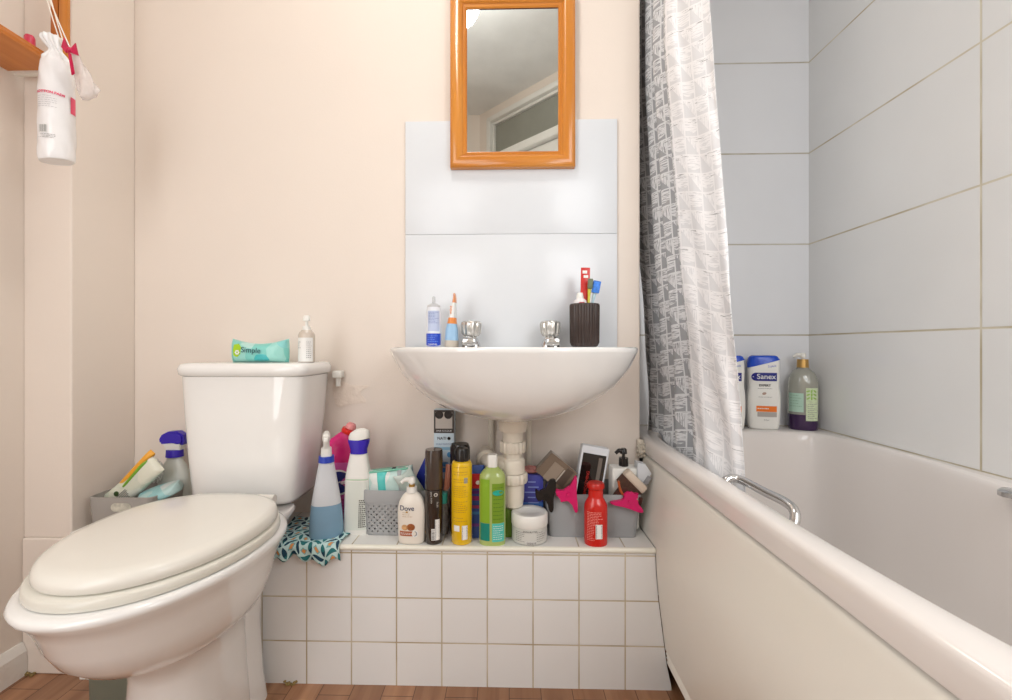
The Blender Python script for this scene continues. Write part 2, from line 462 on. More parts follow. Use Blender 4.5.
# chrome grips on the tub edge
def grip(name, pts, r, lab=None):
    bm = B(); tube(bm, curve(pts), r, N=16)
    for p in (pts[0], pts[-1]):
        lathe(bm, [(-.012, .001), (-.012, .013), (-.004, .015), (.0, .012)], p, N=24)
    return finish(name, bm, chrome, bath)
g1 = grip('grip_handle', [(.428, .905, .545), (.433, .908, .555), (.446, .908, .559), (.4580, .892, .558), (.4630, .83, .557), (.4690, .775, .556), (.4690, .752, .549), (.462, .742, .534), (.450, .740, .520)], .0080)
g1['label'] = 'chrome grip handle on the near rim'
bm = B(); lathe(bm, [(-.004, .001), (-.004, .020), (.004, .020), (.008, .016), (.010, .001)], N=32)
bmesh.ops.transform(bm, matrix=T(.899, .825, .557), verts=bm.verts[:])
o = finish('grip_mount', bm, chrome, bath); o['label'] = 'round chrome fitting on the wall side rim'

# ---------------------------------------------------------------- toilet
toilet = thing('toilet', 'white close coupled toilet with cream lid beside the left wall', 'toilet', (-.658, .90, 0))
TX = -.658
def egg(hw, yb, yf, z, cx=0, nb=3.0, nf=2.1, N=72, split=.42):
    ym = yb-(yb-yf)*split; pts = []
    for i in range(N):
        t = 2*PI*i/N; c, s_ = math.cos(t), math.sin(t)
        n = nb if s_ > 0 else nf
        L_ = (yb-ym) if s_ > 0 else (ym-yf)
        pts.append(Vector((cx+hw*sgnpow(c, 2/n), ym+L_*sgnpow(s_, 2/n)-.90, z)))
    return pts
bm = B()
rings = [egg(.092, 1.0, .785, 0, nb=6, nf=3), egg(.088, 1.0, .79, .05, nb=6, nf=3), egg(.084, 1.0, .80, .12, nb=5, nf=2.6), egg(.083, 1.0, .80, .20, nb=4, nf=2.3),
         egg(.087, 1.01, .785, .245, nb=3, nf=2.2), egg(.104, 1.01, .750, .262, nb=3), egg(.128, 1.02, .710, .282, nb=2.6), egg(.146, 1.03, .680, .310, nb=2.5),
         egg(.157, 1.045, .660, .345, nb=2.4), egg(.164, 1.06, .647, .378, nb=2.4), egg(.172, 1.075, .632, .402, nb=2.4), egg(.180, 1.085, .618, .416, nb=2.4), egg(.181, 1.085, .615, .423, nb=2.4), egg(.178, 1.083, .619, .429, nb=2.4), egg(.170, 1.08, .628, .431, nb=2.4)]
loft(bm, rings)
finish('pan', bm, porcelain, toilet, angle=60)
bm = B()
def rr(w, y0, y1, z, n=7, cx=0):
    return [Vector((cx+w*sgnpow(math.cos(t), 2/n), (y0+y1)/2+(y1-y0)/2*sgnpow(math.sin(t), 2/n)-.90, z)) for t in [2*PI*i/64 for i in range(64)]]
loft(bm, [rr(.080, .93, 1.070, 0, 4, .012), rr(.070, .95, 1.07, .06, 4, .010), rr(.066, .96, 1.07, .18, 4, .006), rr(.078, .96, 1.07, .27, 4), rr(.10, .97, 1.07, .34, 4), rr(.12, .98, 1.07, .39, 4)])
finish('foot', bm, porcelain, toilet, angle=60)
bm = B()
loft(bm, [rr(.095, .98, 1.14, .375, 4), rr(.112, .96, 1.15, .392, 4), rr(.124, .95, 1.16, .414, 4), rr(.121, .96, 1.155, .4205, 4)])
finish('cistern_shelf', bm, porcelain, toilet, angle=60)
bm = B()
e = lambda k, z, d=0: egg(.174*k, 1.055, .636+d, z, nb=2.4, nf=2.05)
loft(bm, [e(1, .433), e(1.005, .437), e(1.0, .445), e(.985, .4485, .004)])
finish('seat', bm, mat('seat_ring_plastic', (222, 218, 207), rough=.2, vary=.01), toilet, angle=60)
bm = B()
e = lambda k, z, d=0: egg(.168*k, 1.052-d*.4, .648+d, z, nb=2.4, nf=2.05)
loft(bm, [e(.985, .4505, .003), e(1, .453), e(1.0, .462), e(.985, .470, .004), e(.955, .4745, .012), e(.87, .477, .03), e(.6, .479, .09), e(.2, .4795, .17)])
finish('lid', bm, seatplastic, toilet, angle=60)
for sx in (-.075, .075):
    bm = B(); tube(bm, [(sx-.02, .166, .455), (sx+.02, .166, .455)], .011, N=16)
    finish('hinge', bm, seatplastic, toilet)
# cistern
CX = -.672-TX
bm = B()
def cr(w0, w1, y0, y1, z, n=6): return rr((w1-w0)/2, y0, y1, z, n, (w0+w1)/2-TX)
cis = [(-.785, -.568, 1.130, 1.285, .4215), (-.803, -.548, 1.112, 1.286, .425), (-.810, -.540, 1.104, 1.287, .437), (-.818, -.529, 1.098, 1.288, .54), (-.826, -.517, 1.094, 1.289, .66), (-.831, -.509, 1.092, 1.289, .746)]
loft(bm, [cr(*q) for q in cis])
finish('cistern', bm, porcelain, toilet, angle=60)
bm = B()
loft(bm, [cr(-.829, -.509, 1.091, 1.291, .7465), cr(-.836, -.501, 1.084, 1.291, .751), cr(-.838, -.499, 1.082, 1.291, .766), cr(-.834, -.503, 1.086, 1.289, .776), cr(-.822, -.514, 1.098, 1.285, .780)])
finish('cistern_lid', bm, porcelain, toilet, angle=60)
bm = B()
box(bm, (-.490-TX, 1.278-.90, .742), (.026, .028, .020), .003); tube(bm, [(-.490-TX, 1.278-.90, .734), (-.490-TX, 1.278-.90, .708)], .007)
o = finish('overflow_fitting', bm, whitep, toilet); o['label'] = 'small white plastic fitting beside the cistern'

# ---------------------------------------------------------------- basin
BXc = px(513, 347, 1.08).x
basin = thing('wall_basin', 'white half round ceramic basin fixed to the wall under the mirror', 'sink', (BXc, YW, 0))
def dring(hw, ln, z, yb=0, n=2.3, N=64, k=.72):
    "D shape: back edge on the wall, rounded sides and front"
    pts = []
    for i in range(N):
        t = -PI/2 + 2*PI*i/N
        c, s_ = math.cos(t), math.sin(t)
        if s_ > 0: y = yb-.002-0*s_; x = hw*(.93)*sgnpow(c, .35); y = yb-.002-(1-s_)**2*.04
        else: x = hw*(.93+.07*abs(s_)**.5*1.0 if abs(s_) < .4 else .93+.07*(1-((abs(s_)-.4)/.6)**2))*sgnpow(c, .78); y = yb-.042-(ln-.042)*abs(s_)**.9
        pts.append(Vector((x, y, z)))
    return pts
bm = B()
prof = [(.060, .17, .648), (.085, .26, .652), (.145, .315, .662), (.195, .350, .678), (.232, .375, .700), (.270, .396, .730), (.298, .414, .765), (.313, .426, .795), (.319, .432, .808), (.320, .434, .816), (.316, .431, .8195)]
rings = [dring(a, b, z, -.0015 if z > .66 else -.03) for a, b, z in prof]
def inr(a, y0, y1, z): return [Vector((a*math.cos(t), (y0+y1)/2+(y1-y0)/2*math.sin(t), z)) for t in [-PI/2+2*PI*i/64 for i in range(64)]]
rings += [inr(.270, -.405, -.115, .8192), inr(.258, -.395, -.122, .811), inr(.20, -.37, -.14, .76), inr(.14, -.32, -.18, .715), inr(.03, -.24, -.20, .70)]
loft(bm, rings)
finish('bowl', bm, porcelain, basin, angle=60)
bm = B(); lathe(bm, [(.606, .001), (.606, .034), (.618, .037), (.640, .040), (.66, .044), (.70, .046)], (0, -.140, 0), n=2.6)
finish('outlet_boss', bm, pipewhite, basin)

def tap(x):
    p = px(x, 345, 1.22)
    t = thing('pillar_tap', 'chrome basin tap with clear fluted knob, ' + ('beside the toothpaste tube' if x < 500 else 'beside the dark toothbrush mug'), 'tap', (p.x, 1.225, .8195))
    bm = B(); loft(bm, [sring(.026, .022, 0, 3), sring(.025, .021, .006, 3), sring(.018, .017, .024, 3), sring(.012, .012, .034, 2)])
    box(bm, (0, -.045, .014), (.034, .085, .018), .005); tube(bm, [(0, -.075, .016), (0, -.078, .004)], .009)
    finish('tap_body', bm, chrome, t)
    bm = B(); rings = []
    for z, r, f in ((.028, .014, 0), (.031, .021, .0008), (.038, .0250, .0016), (.060, .0270, .0018), (.067, .0262, .0014), (.071, .022, .0004), (.072, .006, 0)):
        rings.append([Vector(((r+f*math.cos(10*a))*math.cos(a), (r+f*math.cos(10*a))*math.sin(a), z)) for a in [2*PI*i/80 for i in range(80)]])
    loft(bm, rings)
    finish('tap_knob', bm, mat('clear_acrylic', (215, 213, 208), rough=.08, metal=.55, trans=.3, vary=.1), t)
    return t
tap(471)
tap(550.5)
# chain hanging by the left tap
bm = B(); c0 = px(466, 338, 1.12)
for k in range(16):
    a = k/16*2*PI; bmesh.ops.create_icosphere(bm, subdivisions=1, radius=.0015, matrix=T(c0.x+.008*math.cos(a), 1.175, .8405+.007*math.sin(a)))
for k in range(6): bmesh.ops.create_icosphere(bm, subdivisions=1, radius=.0016, matrix=T(c0.x-.009, 1.174, .8355-.003*k))
tag(finish('plug_chain', bm, chrome), 'small looped chain hanging on the left basin tap', 'chain')

# waste trap and pipes under the basin
trap = thing('bottle_trap', 'white plastic bottle trap hanging below the basin outlet', 'drain pipe', (BXc, YW-.140, 0))
bm = B(); lathe(bm, [(.625, .001), (.625, .026), (.575, .026), (.575, .001)])
finish('tail_pipe', bm, pipewhite, trap)
def nut(z0, z1, r, name='locking_nut'):
    bm = B(); rings = []
    for z, k in ((z0, .94), (z0+.003, 1), (z1-.003, 1), (z1, .94)):
        rings.append([Vector(((r*k+.0012*math.cos(16*a))*math.cos(a), (r*k+.0012*math.cos(16*a))*math.sin(a), z)) for a in [2*PI*i/96 for i in range(96)]])
    loft(bm, rings); finish(name, bm, pipewhite, trap)
nut(.551, .579, .032)
bm = B(); lathe(bm, [(.554, .024), (.537, .024), (.534, .029), (.530, .031), (.500, .031), (.498, .024)])
finish('trap_body', bm, pipewhite, trap)
nut(.474, .499, .037)
bm = B(); lathe(bm, [(.478, .030), (.436, .029), (.416, .026), (.409, .018), (.407, .001)])
finish('trap_cup', bm, pipewhite, trap)
bm = B(); tube(bm, curve([(0, 0, .520), (-.03, .0, .520), (-.052, .008, .520), (-.066, .032, .519), (-.072, .07, .517), (-.075, .136, .515)]), .022, N=20)
finish('outlet_pipe', bm, pipewhite, trap)
bm = B(); lathe(bm, [(-.012, .028), (-.008, .030), (.012, .030), (.016, .026)])
bmesh.ops.transform(bm, matrix=T(-.069, .045, .518) @ RZ(.2) @ RX(PI/2), verts=bm.verts[:])
finish('locking_nut', bm, pipewhite, trap)
for x, lab in ((491, 'thin white vertical supply pipe on the wall left of the trap'), (529, 'thin white vertical supply pipe on the wall right of the trap')):
    p = px(x, 440, YW-.015)
    bm = B(); tube(bm, [(p.x, YW-.012, .700), (p.x, YW-.012, .345)], .0085)
    tag(finish('supply_pipe', bm, pipewhite), lab, 'pipe')

# ---------------------------------------------------------------- splashback and mirror
gloss = mat('splashback_glaze', (222, 225, 229), rough=.22, vary=.01)
for (a, b, lab) in ((123.0, 234.2, 'pale grey splashback tile, the upper one, behind the mirror'), (235.6, 349, 'pale grey splashback tile, the lower one, above the basin')):
    p = px(406, a, YW); q = px(616.5, b, YW)
    tag(finish('splashback_tile', boxes((((p.x+q.x)/2, YW-.005, (p.z+q.z)/2), (q.x-p.x, .0098, p.z-q.z), .002)), gloss), lab, 'tile')
pine = wood_mat('orange_pine', (190, 112, 36), (214, 142, 60), axis=2, scale=30, rough=.22)
pineh = wood_mat('orange_pine_rail', (190, 112, 36), (214, 142, 60), axis=0, scale=30, rough=.22)
pb = px(450, 167, 1.262); pt = px(575.5, -12.5, 1.262)
mw, mh = pt.x-pb.x, pt.z-pb.z
mir = thing('wall_mirror', 'rectangular wall mirror in an orange pine frame above the basin', 'mirror', ((pb.x+pt.x)/2, YW-.0102, pb.z))
fr = [(0, 0), (0, .018), (.004, .023), (.014, .0265), (.026, .026), (.033, .021), (.036, .016), (.043, .015), (.047, .011), (.047, 0)]   # inward, forward
bm = B()
cs = [(-mw/2, 0, 1, 1), (mw/2, 0, -1, 1), (mw/2, mh, -1, -1), (-mw/2, mh, 1, -1)]
rings = [[Vector((x+sx*i_, -f_, z+sz*i_)) for i_, f_ in fr] for x, z, sx, sz in cs]
vs = [[bm.verts.new(p) for p in r] for r in rings]
for i in range(4):
    for j in range(len(fr)-1): bm.faces.new((vs[i][j], vs[(i+1) % 4][j], vs[(i+1) % 4][j+1], vs[i][j+1]))
    bm.faces.new((vs[i][-1], vs[(i+1) % 4][-1], vs[(i+1) % 4][0], vs[i][0]))
for f in bm.faces:
    c = f.calc_center_median(); f.material_index = 1 if (c.z < .05 or c.z > mh-.05) and abs(c.x) < mw/2-.05+.02 and min(c.z, mh-c.z) < mw/2-abs(c.x) else 0
finish('frame', bm, [pine, pineh], mir, angle=35)
finish('glass', boxes(((0, -.008, mh/2), (mw-.085, .004, mh-.085))), mat('mirror_silver', (222, 226, 224), rough=.015, metal=1, vary=.005), mir, smooth=False)
finish('bead', boxes(((0, -.0105, mh-.044), (mw-.09, .003, .006))), mat('dark_bead', (120, 62, 22), rough=.4), mir)

# ceiling lamp, seen in the mirror
lp = Vector((-.23, .66, ZC))
lamp = thing('ceiling_lamp', 'round glowing white ceiling dome lamp reflected in the mirror', 'lamp', lp)
bm = B(); lathe(bm, [(0, .15), (-.014, .15), (-.02, .143), (-.02, .001)])
finish('lamp_base', bm, whitep, lamp)
bm = B(); lathe(bm, [(-.021, .14), (-.045, .135), (-.068, .11), (-.082, .07), (-.088, .001)], smoothn=4)
finish('lamp_shade', bm, mat('lit_opal', (255, 250, 240), emit=((1, .96, .9), 5.0)), lamp)
l = bpy.data.lights.new('lamp_bulb', 'POINT'); l.shadow_soft_size = .11; l.energy = LAMP_POWER; l.color = (1, .97, .93)
o = bpy.data.objects.new('lamp_bulb', l); COL.objects.link(o); o.location = (lp.x, lp.y, ZC-.13); o.parent = None

# ================================================================ loose things
def on_ledge(x, y, back=0.0, z=ZP):
    p = gz(x, y, z); return Vector((p.x, p.y+back, z))
def pump(root, z0, mcol, mpump, r=.012, reach=.03, side=-1, h=.045, collar=.014, cname='collar'):
    bm = B(); lathe(bm, [(z0, .001), (z0, r), (z0+collar, r*.95), (z0+collar, .001)]); finish(cname, bm, mcol, root)
    bm = B(); tube(bm, [(0, 0, z0+collar-.001), (0, 0, z0+h-.010)], .0042)
    lathe(bm, [(z0+h-.014, .001), (z0+h-.014, .009), (z0+h-.003, .0085), (z0+h, .006), (z0+h, .001)])
    tube(bm, curve([(0, 0, z0+h-.007), (side*reach*.6, -.003, z0+h-.006), (side*reach, -.004, z0+h-.013)], 5), [.0058]*6+[.0045]*5)
    finish('pump_head', bm, mpump, root)

# ---- patterned cloth under the cleaners
clm = mat('cloth_pattern', (200, 226, 224), rough=.8)
nt = clm.node_tree; b = nt.nodes['Principled BSDF']
uvn = nt.nodes.new('ShaderNodeUVMap'); mp = nt.nodes.new('ShaderNodeMapping'); mp.inputs['Scale'].default_value = (29, 29, 29); mp.inputs['Rotation'].default_value = (0, 0, .15)
nt.links.new(uvn.outputs[0], mp.inputs[0]); sp = nt.nodes.new('ShaderNodeSeparateXYZ'); nt.links.new(mp.outputs[0], sp.inputs[0])
ax = math_node(nt, 'ABSOLUTE', math_node(nt, 'SUBTRACT', math_node(nt, 'FRACT', math_node(nt, 'ADD', sp.outputs[0], 50)), .5))
ay = math_node(nt, 'ABSOLUTE', math_node(nt, 'SUBTRACT', math_node(nt, 'FRACT', math_node(nt, 'ADD', sp.outputs[1], 50)), .5))
mxx = math_node(nt, 'MAXIMUM', ax, ay); mnn = math_node(nt, 'MINIMUM', ax, ay)
om = math_node(nt, 'SUBTRACT', 1.0, mxx)
D = math_node(nt, 'SQRT', math_node(nt, 'ADD', math_node(nt, 'MULTIPLY', mnn, mnn), math_node(nt, 'MULTIPLY', om, om)))
petal = math_node(nt, 'LESS_THAN', D, .655); sm_ = math_node(nt, 'ADD', ax, ay); dot = math_node(nt, 'LESS_THAN', sm_, .17); ring = math_node(nt, 'LESS_THAN', sm_, .26)
n = nt.nodes.new('ShaderNodeTexNoise'); n.inputs['Scale'].default_value = .9; nt.links.new(mp.outputs[0], n.inputs['Vector'])
cr = nt.nodes.new('ShaderNodeValToRGB'); cr.color_ramp.interpolation = 'CONSTANT'; cr.color_ramp.elements[0].color = rgb((24, 66, 88)); cr.color_ramp.elements[1].position = .52; cr.color_ramp.elements[1].color = rgb((42, 118, 122))
nt.links.new(n.outputs['Fac'], cr.inputs['Fac'])
def mixc(fac, a, bcol):
    m_ = nt.nodes.new('ShaderNodeMix'); m_.data_type = 'RGBA'; nt.links.new(fac, m_.inputs[0])
    for i, v in ((6, a), (7, bcol)):
        if isinstance(v, tuple): m_.inputs[i].default_value = v
        else: nt.links.new(v, m_.inputs[i])
    return m_.outputs[2]
c_ = mixc(petal, rgb((196, 224, 222)), cr.outputs[0]); c_ = mixc(ring, c_, rgb((120, 176, 176))); c_ = mixc(dot, c_, rgb((226, 150, 84)))
nt.links.new(c_, b.inputs['Base Color'])
bm = B(); uv = bm.loops.layers.uv.new('UVMap'); R = random.Random(5)
NX, NY = 44, 44; g = []; pos = {}
for i in range(NY+1):
    row = []
    for j in range(NX+1):
        u = j/NX; v = i/NY
        x = -.600+u*(.205-.015*v)+.006*math.sin(v*7)
        ln = .20+.008*math.sin(u*26)+.008*math.sin(u*9+1)
        s_ = v*ln+.0
        flat = .165
        if s_ < flat: y = YP-.006+flat-s_; z = ZP+.0025+.0035*abs(math.sin(x*60+y*35))*(1 if y > YP+.02 else .4)
        else:
            q = s_-flat; y = YP-.0085-.004*math.sin(min(q/.012, 1)*PI/2)-.003*math.sin(u*30)*min(1, q/.02); z = ZP+.002-q
            x = max(x, -.572) if False else x
        vv = bm.verts.new((x, y, z)); row.append(vv); pos[vv] = (u*.205, v*.20)
    g.append(row)
for i in range(NY):
    for j in range(NX):
        if g[i][j].co.y < YP-.004 and g[i][j].co.x < -.578: continue
        f = bm.faces.new((g[i][j], g[i+1][j], g[i+1][j+1], g[i][j+1]))
        for lp_ in f.loops: lp_[uv].uv = pos[lp_.vert]
bm.verts.ensure_lookup_table()
for v in [v for v in bm.verts if not v.link_faces]: bm.verts.remove(v)
cl = finish('patterned_cloth', bm, clm)
md = cl.modifiers.new('thick', 'SOLIDIFY'); md.thickness = .0016; md.offset = 1
tag(cl, 'teal and navy cloth with petal pattern draped over the ledge beside the toilet', 'cloth')
ZC2 = ZP+.0065

# ---- blue spray bottle
p = on_ledge(320.5, 540, .036, ZC2-.001)
t = thing('spray_bottle', 'tall spray bottle half full of blue liquid standing on the patterned cloth', 'spray bottle', p, (0, 0, .36))
t.scale = (1, 1, .965)
bd = Body([(0, .037), (.003, .041), (.04, .040), (.09, .0345), (.14, .0265), (.175, .0205), (.192, .018), (.196, .018)], ky=.8, n=2.3)
frost = mat('frosted_plastic', (206, 208, 212), rough=.35)
liq = mat('blue_liquid_plastic', (126, 160, 184), rough=.25)
full = bd.prof
bd.prof = [q for q in full if q[0] < .081]+[(.082, bd.a(.082))]; low = Body([(0, 1)], sm=0); low.prof = list(bd.prof); low.ky, low.n = .8, 2.3
low.build('liquid', liq, t)
up = Body([(0, 1)], sm=0); up.ky, up.n = .8, 2.3; up.prof = [(.0822, low.prof[-1][1])]+[q for q in full if q[0] > .083]
up.build('bottle', frost, t)
bm = B(); lathe(bm, [(.190, .001), (.190, .0195), (.206, .0185), (.206, .001)]); finish('collar', bm, mat('blue_plastic', (40, 66, 178), rough=.3), t)
bm = B(); loft(bm, [sring(.0135, .014, .206, 3), sring(.0125, .014, .226, 3), sring(.008, .016, .230, 3, 0, -.002), sring(.0075, .020, .245, 3, 0, -.004), sring(.0095, .026, .250, 3, 0, -.004), sring(.0090, .026, .262, 3, 0, -.004), sring(.005, .020, .268, 3)])
box(bm, (0, -.040, .256), (.011, .022, .012), .003); finish('spray_head', bm, whitep, t)
bm = B(); extrude(bm, [(-.004, .250), (.004, .250), (.004, .222), (-.004, .222)], .007, T(0, -.030, 0) @ RX(-.25) @ T(0, 0, 0), .001); finish('trigger', bm, whitep, t)

# ---- pink toilet cleaner
pinkp = mat('pink_plastic', (218, 44, 122), rough=.25)
p = on_ledge(339, 524, .018, ZC2)
t = thing('toilet_cleaner', 'pink toilet cleaner bottle with red collar behind the blue spray bottle', 'cleaning bottle', p)
bd = Body([(0, .034), (.004, .038), (.06, .039), (.115, .039), (.12, .0375), (.160, .038), (.178, .041), (.20, .041)], ky=.55, n=3)
bm = B(); rings = [sring(r, r*.55, z, 3) for z, r in bd.prof]
rings += [sring(.039, .022, .212, 3, .001), sring(.033, .019, .226, 2.6, .006), sring(.022, .016, .240, 2.2, .014), sring(.016, .014, .246, 2, .018)]
loft(bm, rings); finish('bottle', bm, pinkp, t)
NM = T(.019, 0, .240) @ RY(.38)
bm = B(); lathe(bm, [(0, .001), (0, .0195), (.004, .021), (.012, .0195), (.014, .001)]); bmesh.ops.transform(bm, matrix=NM, verts=bm.verts[:]); finish('collar', bm, mat('red_plastic', (222, 42, 34), rough=.3), t)
bm = B(); lathe(bm, [(.014, .0145), (.022, .0135), (.028, .010), (.029, .001)]); bmesh.ops.transform(bm, matrix=NM, verts=bm.verts[:]); finish('cap', bm, mat('pale_pink_plastic', (226, 142, 142), rough=.25), t)
navy = mat('navy_label', (34, 44, 110), rough=.35); lab2 = mat('pale_pink_label', (206, 90, 160), rough=.4)
bd.patch('label', lab2, t, -.033, .033, .02, .165)
def oval(bdy, m, par, cx, cz, rx, rz, tilt=0, off=.0008, name='badge'):
    bm = B(); cs_ = bm.verts.new(bdy.front(cx, cz, off)); ring = []
    for i in range(40):
        a = 2*PI*i/40; x, z = rx*math.cos(a), rz*math.sin(a)
        ring.append(bm.verts.new(bdy.front(cx+x*math.cos(tilt)-z*math.sin(tilt), cz+x*math.sin(tilt)+z*math.cos(tilt), off)))
    for i in range(40): bm.faces.new((cs_, ring[i], ring[(i+1) % 40]))
    return finish(name, bm, m, par, smooth=False, fix=False)
oval(bd, labelwhite, t, 0, .112, .0355, .034, .25, .0012, 'badge_rim'); oval(bd, navy, t, 0, .112, .0335, .029, .25, .0016)
bd.text('badge_text', labelwhite, t, 'Domestos', .0155, .001, .112, .0021, tilt=.12, bold=.0006)
bd.lines('small_print', mat('magenta_ink', (170, 30, 100)), t, -.028, .028, .03, .07, 5, .0022, .0012)

# ---- white bathroom cleaner
p = on_ledge(354.0, 535, .020)
t = thing('bathroom_cleaner', 'white cleaner bottle with violet blue collar leaning beside the grey basket', 'cleaning bottle', p)
violet = mat('violet_blue_plastic', (58, 40, 176), rough=.25)
bd = Body([(0, .029), (.004, .0325), (.08, .0322), (.140, .0318), (.150, .031), (.175, .027), (.2, .0225), (.2045, .0225)], ky=.6, n=3.2, lean=.03)
bd.build('bottle', whitep, t)
bm = B(); loft(bm, [[v+Vector((.0062, 0, 0)) for v in sring(a, b_, z, 2.6)] for z, a, b_ in ((.2045, .021, .016), (.215, .021, .016), (.235, .0275, .017), (.2405, .0275, .017))]); finish('collar', bm, violet, t)
bm = B(); loft(bm, [[Vector((v.x+.007, v.y, v.z+(v.x)*.18)) for v in sring(a, b_, z, 2.4)] for z, a, b_ in ((.240, .0265, .0165), (.252, .027, .0165), (.261, .023, .015), (.267, .012, .008), (.268, .002, .002))]); finish('cap', bm, whitep, t)
bd.patch('label_band', mat('pale_label', (222, 226, 218), rough=.4), t, -.022, .030, .012, .135)
bd.lines('small_print', greyin, t, .010, .028, .018, .09, 14, .0028, .0012, 4)
bd.patch('label_seam', mat('pale_green_print', (190, 214, 186)), t, -.028, .030, .139, .142, off=.001)

# ---- perforated grey basket
bx0 = px(360.5, 493, 1.136).x; bx1 = px(449.5, 493, 1.136).x
t = thing('storage_basket', 'low grey storage basket with small round holes, left half of the ledge', 'basket', ((bx0+bx1)/2, 1.1905, ZP))
HW, HD, HT = (bx1-bx0)/2, .0545, .115
def rrect(w, d, r, k):
    "point at perimeter parameter k (0..1) of rounded rectangle"
    segs = [(w-r)*2, PI/2*r, (d-r)*2, PI/2*r]*2; tot = sum(segs); s_ = (k % 1)*tot
    cs_ = [(-(w-r), -d, 1, 0), (w-r, -(d-r), 0, 0), (w, -(d-r), 0, 1), (w-r, d-r, 0, 0), (w-r, d, -1, 0), (-(w-r), d-r, 0, 0), (-w, d-r, 0, -1), (-(w-r), -(d-r), 0, 0)]
    a0 = [None, -PI/2, None, 0, None, PI/2, None, PI]
    for i, L_ in enumerate(segs):
        if s_ <= L_:
            if a0[i] is None: return Vector((cs_[i][0]+cs_[i][2]*s_, cs_[i][1]+cs_[i][3]*s_, 0))
            a = a0[i]+s_/r; return Vector((cs_[i][0]+r*math.cos(a), cs_[i][1]+r*math.sin(a), 0))
        s_ -= L_
    return Vector((-(w-r), -d, 0))
def wall_pt(k, z, inset=0):
    f = .93+.055*(z/HT); q = rrect(HW*f-inset, HD*f-inset, .018, k); q.z = z; return q
bm = B(); per = 2*(2*HW+2*HD); NK = 84; NZ = 10; z0, z1 = .006, .078; cache = {}
def V_(k, z):
    key = (round(k % 1, 5), round(z, 5))
    if key not in cache: cache[key] = bm.verts.new(wall_pt(k % 1, z))
    return cache[key]
for i in range(NK):
    for j in range(NZ):
        ka, kb = i/NK, (i+1)/NK; za = z0+(z1-z0)*j/NZ; zb = z0+(z1-z0)*(j+1)/NZ
        km, zm = (ka+kb)/2, (za+zb)/2
        outer_ = [V_(ka, za), V_(km, za), V_(kb, za), V_(kb, zm), V_(kb, zb), V_(km, zb), V_(ka, zb), V_(ka, zm)]
        if (i+j) % 2 == 0:
            rr_ = .0021+.0004*math.sin(i*1.3+j); inner = []
            for a in (-3*PI/4, -PI/2, -PI/4, 0, PI/4, PI/2, 3*PI/4, PI):
                inner.append(bm.verts.new(wall_pt((km+rr_*math.cos(a)/per) % 1, zm+rr_*math.sin(a))))
            for q in range(8): bm.faces.new((outer_[q], outer_[(q+1) % 8], inner[(q+1) % 8], inner[q]))
        else: bm.faces.new(outer_)
for (za, zb) in ((.0, z0), (z1, .088)):
    for i in range(NK):
        for (ka, kb) in ((i/NK, (i+.5)/NK), ((i+.5)/NK, (i+1)/NK)): bm.faces.new((V_(ka, za), V_(kb, za), V_(kb, zb), V_(ka, zb)))
bm.faces.new([V_(i/NK/1.0, 0) for i in range(NK)])
o = finish('body', bm, greyp, t, angle=50); md = o.modifiers.new('thick', 'SOLIDIFY'); md.thickness = .002; md.offset = -1
def rim_ring(f, z): return [Vector((q.x, q.y, z)) for q in [rrect(HW*f, HD*f, .020, k/96) for k in range(96)]]
bm = B(); loft(bm, [rim_ring(.975, .084), rim_ring(1.0, .084), rim_ring(1.0, HT-.002), rim_ring(.99, HT), rim_ring(.965, HT), rim_ring(.95, .088)], False, False); finish('rim_band', bm, greyp, t, angle=50)

# soft packs of wipes
def pillow(bm, L_, Dp, Hh, N=26, sag=.1, M=None):
    rings = []
    for i in range(N+1):
        q = 2*i/N-1; f = math.sqrt(max(0, 1-abs(q)**3.5)); th = max(Dp*f, .0012); hh = Hh*(1-sag*(1-q*q))
        rings.append([Vector((q*L_/2, th/2*sgnpow(math.cos(a), .75), hh/2+hh/2*sgnpow(math.sin(a), .62))) for a in [2*PI*k/28 for k in range(28)]])
    loft(bm, rings)
    if M is not None: bmesh.ops.transform(bm, matrix=M, verts=bm.verts[:])
    return bm
def facet_mat(name, cols, scale=9, rough=.3):
    m = mat(name, cols[0], rough=rough); nt = m.node_tree; b = nt.nodes['Principled BSDF']
    tc = nt.nodes.new('ShaderNodeTexCoord'); v = nt.nodes.new('ShaderNodeTexVoronoi'); v.inputs['Scale'].default_value = scale
    nt.links.new(tc.outputs['Object'], v.inputs['Vector'])
    cr = nt.nodes.new('ShaderNodeValToRGB'); cr.color_ramp.interpolation = 'LINEAR'
    while len(cr.color_ramp.elements) < len(cols): cr.color_ramp.elements.new(.5)
    for i, c in enumerate(cols): cr.color_ramp.elements[i].position = i/(len(cols)-1)*.8+.1; cr.color_ramp.elements[i].color = rgb(c)
    sp = nt.nodes.new('ShaderNodeSeparateColor'); nt.links.new(v.outputs['Color'], sp.inputs[0]); nt.links.new(sp.outputs[0], cr.inputs['Fac'])
    nt.links.new(cr.outputs[0], b.inputs['Base Color'])
    n2 = nt.nodes.new('ShaderNodeTexNoise'); n2.inputs['Scale'].default_value = 55; nt.links.new(tc.outputs['Object'], n2.inputs['Vector'])
    bp = nt.nodes.new('ShaderNodeBump'); bp.inputs['Strength'].default_value = .5; bp.inputs['Distance'].default_value = .004
    nt.links.new(n2.outputs['Fac'], bp.inputs['Height']); nt.links.new(bp.outputs['Normal'], b.inputs['Normal'])
    return m
tealpack = facet_mat('teal_wrapper', [(150, 214, 210), (78, 190, 190), (176, 222, 216), (206, 228, 226)], 26)
palepack = facet_mat('pale_wrapper', [(214, 226, 222), (178, 214, 208), (226, 228, 224), (160, 204, 200)], 22)
def at_px(x, y, Y): return px(x, y, Y)
p = px(391, 497, 1.155)
